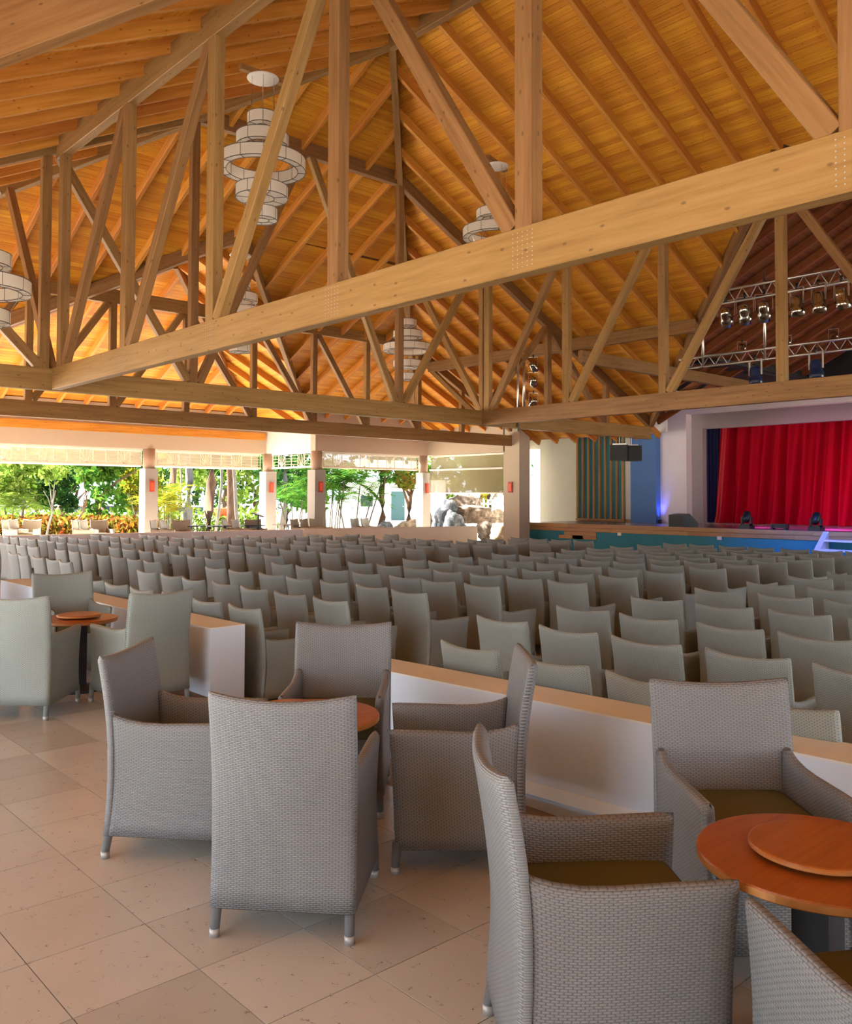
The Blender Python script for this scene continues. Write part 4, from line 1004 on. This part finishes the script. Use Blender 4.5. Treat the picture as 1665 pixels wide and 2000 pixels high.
# terrace furniture by the garden openings
pale = chair_single('wicker_pale_lit')
tg = 'chairs on the garden terrace'
for k, (px, face) in enumerate(((30, (.7, -.7)), (43, (.7, -.7)), (58, (-.6, -.8)), (164, (.8, -.6)), (180, (.7, -.7)), (201, (.0, -1)), (316, (.7, -.7)), (334, (.7, -.7)), (357, (-.3, -.9)), (455, (.7, -.7)), (474, (.6, -.8)), (500, (-.2, -1)), (589, (.5, -.86)), (608, (.5, -.86)), (627, (0, -1)), (706, (.4, -.9)), (726, (.4, -.9)))):
    Y = 27.9 if px < 560 else 29.0
    u, v = at(px, Y)
    if px >= 430:
        Y = 24.0
        for _ in range(40):
            Y += .2; u, v = at(px, Y)
            if v > (24.5 - (u - 16.5) * .2756 if u > 16.5 else 25.95 - (u - 3) * .1074) + .62: break
    o = link('terrace_chair', pale, None, None, Matrix.Translation((u, v, 0.0)) @ Matrix.Rotation(math.atan2(face[1], face[0]) - math.pi / 2, 4, 'Z'))
    tag(o, 'pale-lit wicker chair on the garden terrace, %s from the left picture edge' % ['first', 'second', 'third', 'fourth', 'fifth', 'sixth', 'seventh', 'eighth', 'ninth', 'tenth', 'eleventh', 'twelfth', 'thirteenth', 'fourteenth', 'fifteenth', 'sixteenth', 'seventeenth'][k], 'chair', tg)
for k, (px, lab) in enumerate(((380, 'dark bistro table under the first tree trunks'), (424, 'dark bistro table in the middle of the garden opening'), (490, 'dark bistro table by the reading stand'), (560, 'pale grey bistro table beside the corner column'))):
    u, v = at(px, 28.6 + .8 * max(0, k - 1)); root = tag(empty('bistro_table', (u, v, 0)), lab, 'table')
    MB().box(u - .35, u + .35, v - .35, v + .35, .70, .73).build('table_top', 'table_leg' if k < 3 else 'column_grey', root)
    for sx in (-1, 1):
        for sy in (-1, 1): MB().tube([(u + sx * .33, v + sy * .33, 0), (u + sx * .2, v + sy * .2, .7)], .018, 6).build('leg', 'table_leg', root)
u, v = at(505, 28.9); root = tag(empty('reading_stand', (u, v, 0)), 'dark slanted stand on the terrace in front of the tree trunks', 'stand')
M = Matrix.Translation((u, v, 1.06)) @ Matrix.Rotation(.9, 4, 'Z') @ Matrix.Rotation(.35, 4, 'X'); MB().box(-.28, .28, -.2, .2, 0, .03).build('top', 'black_plastic', root, M=M)
MB().tube([(u, v, .03), (u, v, 1.06)], .03, 8).build('pole', 'black_plastic', root); MB().box(u - .22, u + .22, v - .18, v + .18, 0, .03).build('base', 'black_plastic', root)

# ------------------------------------------------------------------ garden
GZ = -.36
def leaves(center, rad, n, size, mat, parent, name='foliage', squash=.8, blobs=9):
    c = np.array(center); rad = np.array(rad)
    bc = NR.normal(0, .45, (blobs, 3)); bc = bc / np.maximum(1, np.linalg.norm(bc, axis=1, keepdims=True)) ; br = NR.uniform(.3, .5, blobs)
    k = NR.randint(0, blobs, n); d = NR.normal(0, 1, (n, 3)); d /= np.linalg.norm(d, axis=1, keepdims=True)
    p = bc[k] + d * (br[k] * NR.uniform(.55, 1.0, n) ** .5)[:, None]
    p = c + p * rad
    a = NR.normal(0, 1, (n, 3)); a /= np.linalg.norm(a, axis=1, keepdims=True); b = np.cross(a, NR.normal(0, 1, (n, 3))); b /= np.linalg.norm(b, axis=1, keepdims=True)
    s = NR.uniform(.6, 1.3, n)[:, None] * size
    V = np.stack([p - a * s, p + b * s * .5, p + a * s, p - b * s * .5], 1).reshape(-1, 3)
    me = bpy.data.meshes.new(name); me.from_pydata(V.tolist(), [], (np.arange(n * 4).reshape(n, 4)).tolist()); me.update()
    return link(name, me, mat, parent)
def tree(px, Y, label, ztop, cz, rx, rz, mat, trunk_r=.12, bark='bark', n=1500, size=.16, lean=0.0, branches=3):
    u, v = at(px, Y); root = tag(empty('tree', (u, v, GZ)), label, 'tree', 'garden trees')
    rtv = Vector((math.sin(YAW), -math.cos(YAW), 0))
    pts = [Vector((u, v, GZ))]
    for k in range(1, 6): pts.append(Vector((u, v, GZ + (ztop - GZ) * k / 5)) + rtv * (lean * k / 5 + R.uniform(-.12, .12)) )
    MB().tube(pts, [trunk_r * (1.15 - .1 * k) for k in range(6)], 9).build('trunk', bark, root, True)
    for b in range(branches):
        p = pts[3 + b % 2]; q = p + Vector((R.uniform(-1, 1) * rx * .8, R.uniform(-1, 1) * rx * .8, R.uniform(.6, 1.4)))
        MB().tube([p, (p + q) / 2 + Vector((0, 0, .15)), q], [trunk_r * .55, trunk_r * .4, trunk_r * .2], 6).build('branch', bark, root, True)
    if n: leaves(pts[-1] + Vector((0, 0, cz - ztop)), (rx, rx, rz), n, size, mat, root)
    return root
def palm(px, Y, label, n_st, h, nfr, fl_, mat, spread=.5, bark='pale_bark', lean=.25, sr=.035, droop=.9):
    u, v = at(px, Y); root = tag(empty('palm', (u, v, GZ)), label, 'palm', 'garden palms')
    for s_ in range(n_st):
        a = R.uniform(0, 6.28); d = R.uniform(0, spread); b = Vector((u + d * math.cos(a), v + d * math.sin(a), GZ)); hh = h * R.uniform(.65, 1.05)
        t = b + Vector((math.cos(a) * lean * hh * R.uniform(.2, 1), math.sin(a) * lean * hh * R.uniform(.2, 1), hh))
        MB().tube([b, (b + t) / 2 + Vector((0, 0, .05)), t], [sr, sr * .9, sr * .7], 7).build('stem', bark, root, True)
        for k in range(nfr):
            ang = k * 2.4 + R.uniform(-.3, .3); el = R.uniform(.3, 1.2); ln = fl_ * R.uniform(.75, 1.1)
            pts = []; p = t.copy(); dr = Vector((math.cos(ang) * math.cos(el), math.sin(ang) * math.cos(el), math.sin(el)))
            V = []; Fc = []
            N = 9
            for i in range(N + 1):
                pts.append(p.copy()); p = p + dr * ln / N; dr = (dr + Vector((0, 0, -droop / N * 1.6))).normalized()
            for i in range(1, N + 1):
                q = pts[i]; dd = (pts[i] - pts[i - 1]).normalized(); sd = dd.cross(Vector((0, 0, 1))); sd = sd.normalized() if sd.length > .01 else Vector((1, 0, 0))
                w = ln * .30 * math.sin(math.pi * (i / (N + 1.5)) ** .8) + .05
                for half in (0, .5):
                    qq = q - dd * (ln / N) * half
                    for sg in (-1, 1):
                        tip = qq + sd * sg * w + dd * w * .55 + Vector((0, 0, -.25 * w)); o_ = len(V); th = dd * .022
                        V += [qq - th, qq + th, tip]; Fc.append((o_, o_ + 1, o_ + 2))
            o_ = len(V); V += [pts[0] + Vector((0, 0, .012)), pts[0] - Vector((0, 0, .012)), pts[-1]]; Fc.append((o_, o_ + 1, o_ + 2))
            link('frond', mesh('frond', V, Fc), mat, root)
    return root
# croton hedge: countable only as a mass of leaves
hed = []
mbh = None
for k, (px0, px1, Y, z0, z1, n, mat, lab) in enumerate(((-60, 300, 37, -.3, .75, 5200, 'leaf_croton', 'orange and yellow croton hedge along the terrace'), (-80, 520, 44, -.3, .95, 4200, 'leaf_lime', 'low lime green hedge behind the croton hedge'))):
    a = np.array(at(px0, Y)); b = np.array(at(px1, Y)); t = NR.uniform(0, 1, n)[:, None]
    p = np.concatenate([a + (b - a) * t + NR.normal(0, .35, (n, 2)), NR.uniform(z0, z1, (n, 1)) * (1 + .15 * np.sin(t * 60))], 1)
    d = NR.normal(0, 1, (n, 3)); d /= np.linalg.norm(d, axis=1, keepdims=True); e = np.cross(d, NR.normal(0, 1, (n, 3))); e /= np.linalg.norm(e, axis=1, keepdims=True)
    V = np.stack([p - d * .15, p + e * .06, p + d * .15, p - e * .06], 1).reshape(-1, 3)
    me = bpy.data.meshes.new('hedge'); me.from_pydata(V.tolist(), [], np.arange(n * 4).reshape(n, 4).tolist()); me.update()
    tag(link('hedge', me, mat), lab, 'hedge', None, 'stuff')
tree(195, 39, 'bright green tree with brown trunk in the hedge opening', 2.0, 3.0, 1.9, 1.7, 'leaf_green', .13, n=2600)
tree(118, 41, 'small dark round tree left of the bright green tree', 1.4, 2.1, 1.15, 1.1, 'leaf_dark', .07, n=1500, size=.13)
tree(40, 40, 'pale feathery tree at the left picture edge', 2.0, 2.7, 2.0, 1.5, 'leaf_lime', .08, 'pale_bark', n=1800, size=.18, lean=.3)
tree(88, 36, 'crooked bare pale stem in front of the hedge, left one', 1.9, 2.6, .6, .5, 'leaf_lime', .045, 'pale_bark', n=150, lean=.5)
tree(140, 36, 'crooked bare pinkish stem in front of the hedge, middle one', 1.9, 2.4, .6, .5, 'leaf_green', .045, 'bark', n=150, lean=.7)
tree(265, 41, 'leafy shrub tree left of the first grey column', 1.5, 2.3, 1.1, 1.5, 'leaf_yellow', .06, 'pale_bark', n=1300, size=.15)
for k, (px, Y, lab, rr, bk, ln) in enumerate(((337, 47, 'brown pine trunk behind the yellow palm', .19, 'bark', 0), (367, 40, 'grey brown trunk right of the yellow palm', .2, 'pale_bark', -.1), (409, 41, 'straight pinkish trunk beside the bistro table', .23, 'bark', .0), (452, 40, 'bent reddish trunk left of the reading stand', .2, 'bark', -.3), (470, 38, 'thin pale leaning trunk near the reading stand', .08, 'pale_bark', -.5), (420, 43, 'thin pale crooked trunk between the thick ones', .07, 'pale_bark', .6), (350, 44, 'very thin pale trunk above the yellow palm', .05, 'pale_bark', .2), (525, 40, 'pale trunk next to the corner column', .16, 'pale_bark', -.1), (548, 39, 'white barked stem right of the corner column', .12, 'pale_bark', .4))):
    tree(px, Y, lab, 6.5, 7.2, 1.5, 1.2, 'leaf_green', rr, bk, n=500, lean=ln, branches=2)
palm(325, 35.5, 'yellow green palm right of the first grey column', 5, 1.9, 8, 1.35, 'leaf_yellow', .55, 'pale_bark', .2)
palm(20, 38, 'light green palm at the far left of the garden', 3, 2.2, 8, 1.5, 'leaf_lime', .4)
palm(578, 37.5, 'young palm behind the bay return', 4, 2.1, 8, 1.3, 'leaf_palm', .4)
palm(640, 35.5, 'tall areca palm clump filling the palm opening', 13, 2.9, 7, 1.45, 'leaf_palm', .75, 'pale_bark', .22, .03)
palm(690, 37, 'arching palm right of the areca clump', 4, 2.7, 9, 1.5, 'leaf_palm', .5, 'pale_bark', .35)
tree(745, 38, 'slender tree with orange tinged leaves in the palm opening', 2.6, 2.9, 1.5, 1.0, 'leaf_autumn', .14, n=900, size=.14)
tree(803, 40, 'small round tree beside the fourth column', 2.2, 2.9, 1.0, .85, 'leaf_green', .13, n=1100, size=.15)
for k, (px, Y, rx, zc, mt_, lab) in enumerate(((-20, 60, 3.5, 3.2, 'leaf_lime', 'pale tree line crown at the far left'), (70, 66, 3.2, 3.4, 'leaf_green', 'distant green crown above the parked cars'), (150, 70, 3.6, 3.8, 'leaf_lime', 'distant lime crown behind the bright green tree'), (250, 64, 3.4, 3.4, 'leaf_dark', 'distant dark crown left of the first column'),
    (330, 62, 3.4, 3.6, 'leaf_dark', 'distant dark crown behind the yellow palm'), (385, 66, 3.6, 3.8, 'leaf_green', 'distant green crown between the trunks'), (440, 60, 3.4, 3.4, 'leaf_lime', 'distant lime crown behind the trunks'), (500, 64, 3.6, 3.6, 'leaf_dark', 'distant dark crown behind the reading stand'), (560, 58, 3.0, 3.4, 'leaf_dark', 'distant dark crown behind the bay corner'), (610, 60, 2.8, 3.2, 'leaf_green', 'distant green crown behind the areca palm'),
    (870, 60, 3.2, 3.4, 'leaf_lime', 'distant lime crown above the boulders'), (940, 64, 3.2, 3.2, 'leaf_green', 'distant green crown above the pale boulder'), (955, 56, 2.0, 3.0, 'leaf_yellow', 'distant yellow crown beside the pier'))):
    tree(px, Y, lab, 2.2, zc, rx, 2.9, mt_, .16, n=1000, size=.28, branches=1)
# white house and fence
u, v = at(770, 58); hs = tag(empty('house', (u, v, GZ)), 'white single storey house behind the palms', 'house')
Mh = Matrix.Translation((u, v, GZ)) @ Matrix.Rotation(YAW - math.pi / 2, 4, 'Z')
MB().box(-3.6, 3.4, 0, 6, 0, 2.9).build('wall', 'house_white', hs, M=Mh); MB().box(-3.9, 3.7, -.4, 6.4, 2.9, 3.15).build('roof', 'house_white', hs, M=Mh)
wd = MB().box(-2.3, -1.3, -.06, 0, 1.3, 2.2).build('window', 'white_paint', hs, M=Mh); MB().box(-2.2, -1.4, -.08, -.05, 1.4, 2.1).build('pane', 'glass_dark', wd, M=Mh)
dr = MB().box(-.2, .7, -.06, 0, .5, 2.4).build('door', 'teal_door', hs, M=Mh); MB().lathe([(.04, -.0), (.04, .03)], 8, (.6, -.09, 1.4)).build('handle', 'steel', dr, M=Mh)
u, v = at(990, 52); fn = tag(empty('fence', (u, v, GZ)), 'white slatted fence beyond the boulders', 'fence'); Mf = Matrix.Translation((u, v, GZ)) @ Matrix.Rotation(YAW - math.pi / 2, 4, 'Z')
for k in range(16): MB().box(-2.2 + k * .26, -2.1 + k * .26, 0, .05, 0, 1.9).build('slat', 'house_white', fn, M=Mf)
for z in (.5, 1.6): MB().box(-2.3, 2.0, .05, .1, z, z + .1).build('rail', 'house_white', fn, M=Mf)
# parked cars, bin
def car(px, Y, label, mat, rz):
    u, v = at(px, Y); root = tag(empty('car', (u, v, GZ)), label, 'car', 'parked cars'); M = Matrix.Translation((u, v, GZ)) @ Matrix.Rotation(YAW - math.pi / 2 + rz, 4, 'Z')
    pr = [(-2.1, .35), (2.1, .35), (2.15, .75), (1.3, .95), (.7, 1.45), (-1.2, 1.48), (-2.0, 1.0), (-2.15, .7)]; n = len(pr)
    MB().add([(x, y, z) for y in (-.85, .85) for x, z in pr], [tuple(range(n)), tuple(range(2 * n - 1, n - 1, -1))] + [(i, n + i, n + (i + 1) % n, (i + 1) % n) for i in range(n)]).build('body', mat, root, M=M)
    for y in (-.87, .87): MB().add([(x, y, z) for x, z in ((1.15, 1.0), (.65, 1.38), (-1.1, 1.4), (-1.6, 1.02))], [(0, 1, 2, 3)]).build('window', 'glass_dark', root, M=M)
    for x in (-1.35, 1.35):
        for y in (-.8, .8): MB().tube([(x, y - .1, .33), (x, y + .1, .33)], .33, 16).build('wheel', 'rubber', root, M=M)
car(165, 55, 'pinkish red car parked beyond the hedge', 'car_red', .1); car(20, 56, 'white car parked beyond the hedge at the left edge', 'car_white', .0)
car(385, 54, 'white car parked behind the tree trunks', 'car_white', .05); car(240, 58, 'white car parked left of the first column', 'car_white', .0)
u, v = at(434, 44); bn_ = tag(empty('planter_bin', (u, v, GZ)), 'orange red tapered bin among the tree trunks', 'bin')
mb = MB(); mb.add([(u + x * a, v + y * a, z) for a, z in ((.22, .62), (.32, 1.05)) for x, y in ((-1, -1), (1, -1), (1, 1), (-1, 1))], BOXF).build('tub', 'orange_red', bn_); MB().box(u - .04, u + .04, v - .04, v + .04, GZ, .62).build('post', 'steel', bn_); MB().box(u - .34, u + .34, v - .34, v + .34, 1.05, 1.1).build('rim', 'orange_red', bn_)
# boulders
def rock(px, py0, py1, w, Y, mat, label, seed, dep=.8, base=True):
    rs = np.random.RandomState(seed); u, v = at(px, Y); z0 = GZ if base else zof(py1, Y); z1 = zof(py0, Y); hw = w / F_PX * Y / 2
    bm = bmesh.new(); bmesh.ops.create_icosphere(bm, subdivisions=4, radius=1.0)
    pl = [(Vector(rs.normal(0, 1, 3)).normalized(), rs.uniform(.55, .85)) for _ in range(11)]
    rtv = Vector((math.sin(YAW), -math.cos(YAW), 0)); fv = Vector((math.cos(YAW), math.sin(YAW), 0))
    for vt in bm.verts:
        p = vt.co.copy()
        for nrm, dd in pl:
            e = p.dot(nrm) - dd
            if e > 0: p -= nrm * e * .9
        p *= 1 + .06 * math.sin(p.x * 9 + seed) * math.sin(p.y * 8) + .04 * math.sin(p.z * 17 + p.x * 5)
        vt.co = Vector((u, v, (z0 + z1) / 2)) + rtv * p.x * hw * 1.25 + fv * p.y * hw * dep + Vector((0, 0, p.z * (z1 - z0) / 2 * 1.2))
    me = bpy.data.meshes.new('boulder'); bm.to_mesh(me); bm.free(); me.polygons.foreach_set('use_smooth', [True] * len(me.polygons))
    o = link('boulder', me, mat); tag(o, label, 'boulder', 'boulders outside'); return o
rock(868, 978, 1045, 52, 35.0, 'rock_blue', 'upright blue grey boulder at the left of the rock pile', 3)
rock(908, 970, 1016, 66, 37.2, 'rock_tan', 'pinkish pointed boulder on top of the rock pile', 8, base=False)
rock(926, 988, 1024, 66, 35.2, 'rock_tan', 'long grey tan boulder lying across the rock pile', 5, base=False)
rock(975, 996, 1052, 80, 36.5, 'rock_tan', 'broad tan boulder at the back right of the rock pile', 12)
rock(988, 1016, 1046, 60, 34.3, 'rock_pale', 'pale cream boulder next to the pier', 21)
rock(884, 1003, 1050, 44, 34.6, 'rock_blue', 'dark boulder wedged low in the rock pile', 31)
rock(750, 1019, 1050, 36, 35.0, 'rock_blue', 'small blue grey rock below the palm opening', 41)
rock(800, 1012, 1052, 60, 35.5, 'rock_pale', 'sunlit pale rock below the palm opening', 51)
rock(838, 1000, 1050, 26, 36.0, 'rock_tan', 'small tan rock beside the fourth column', 61)
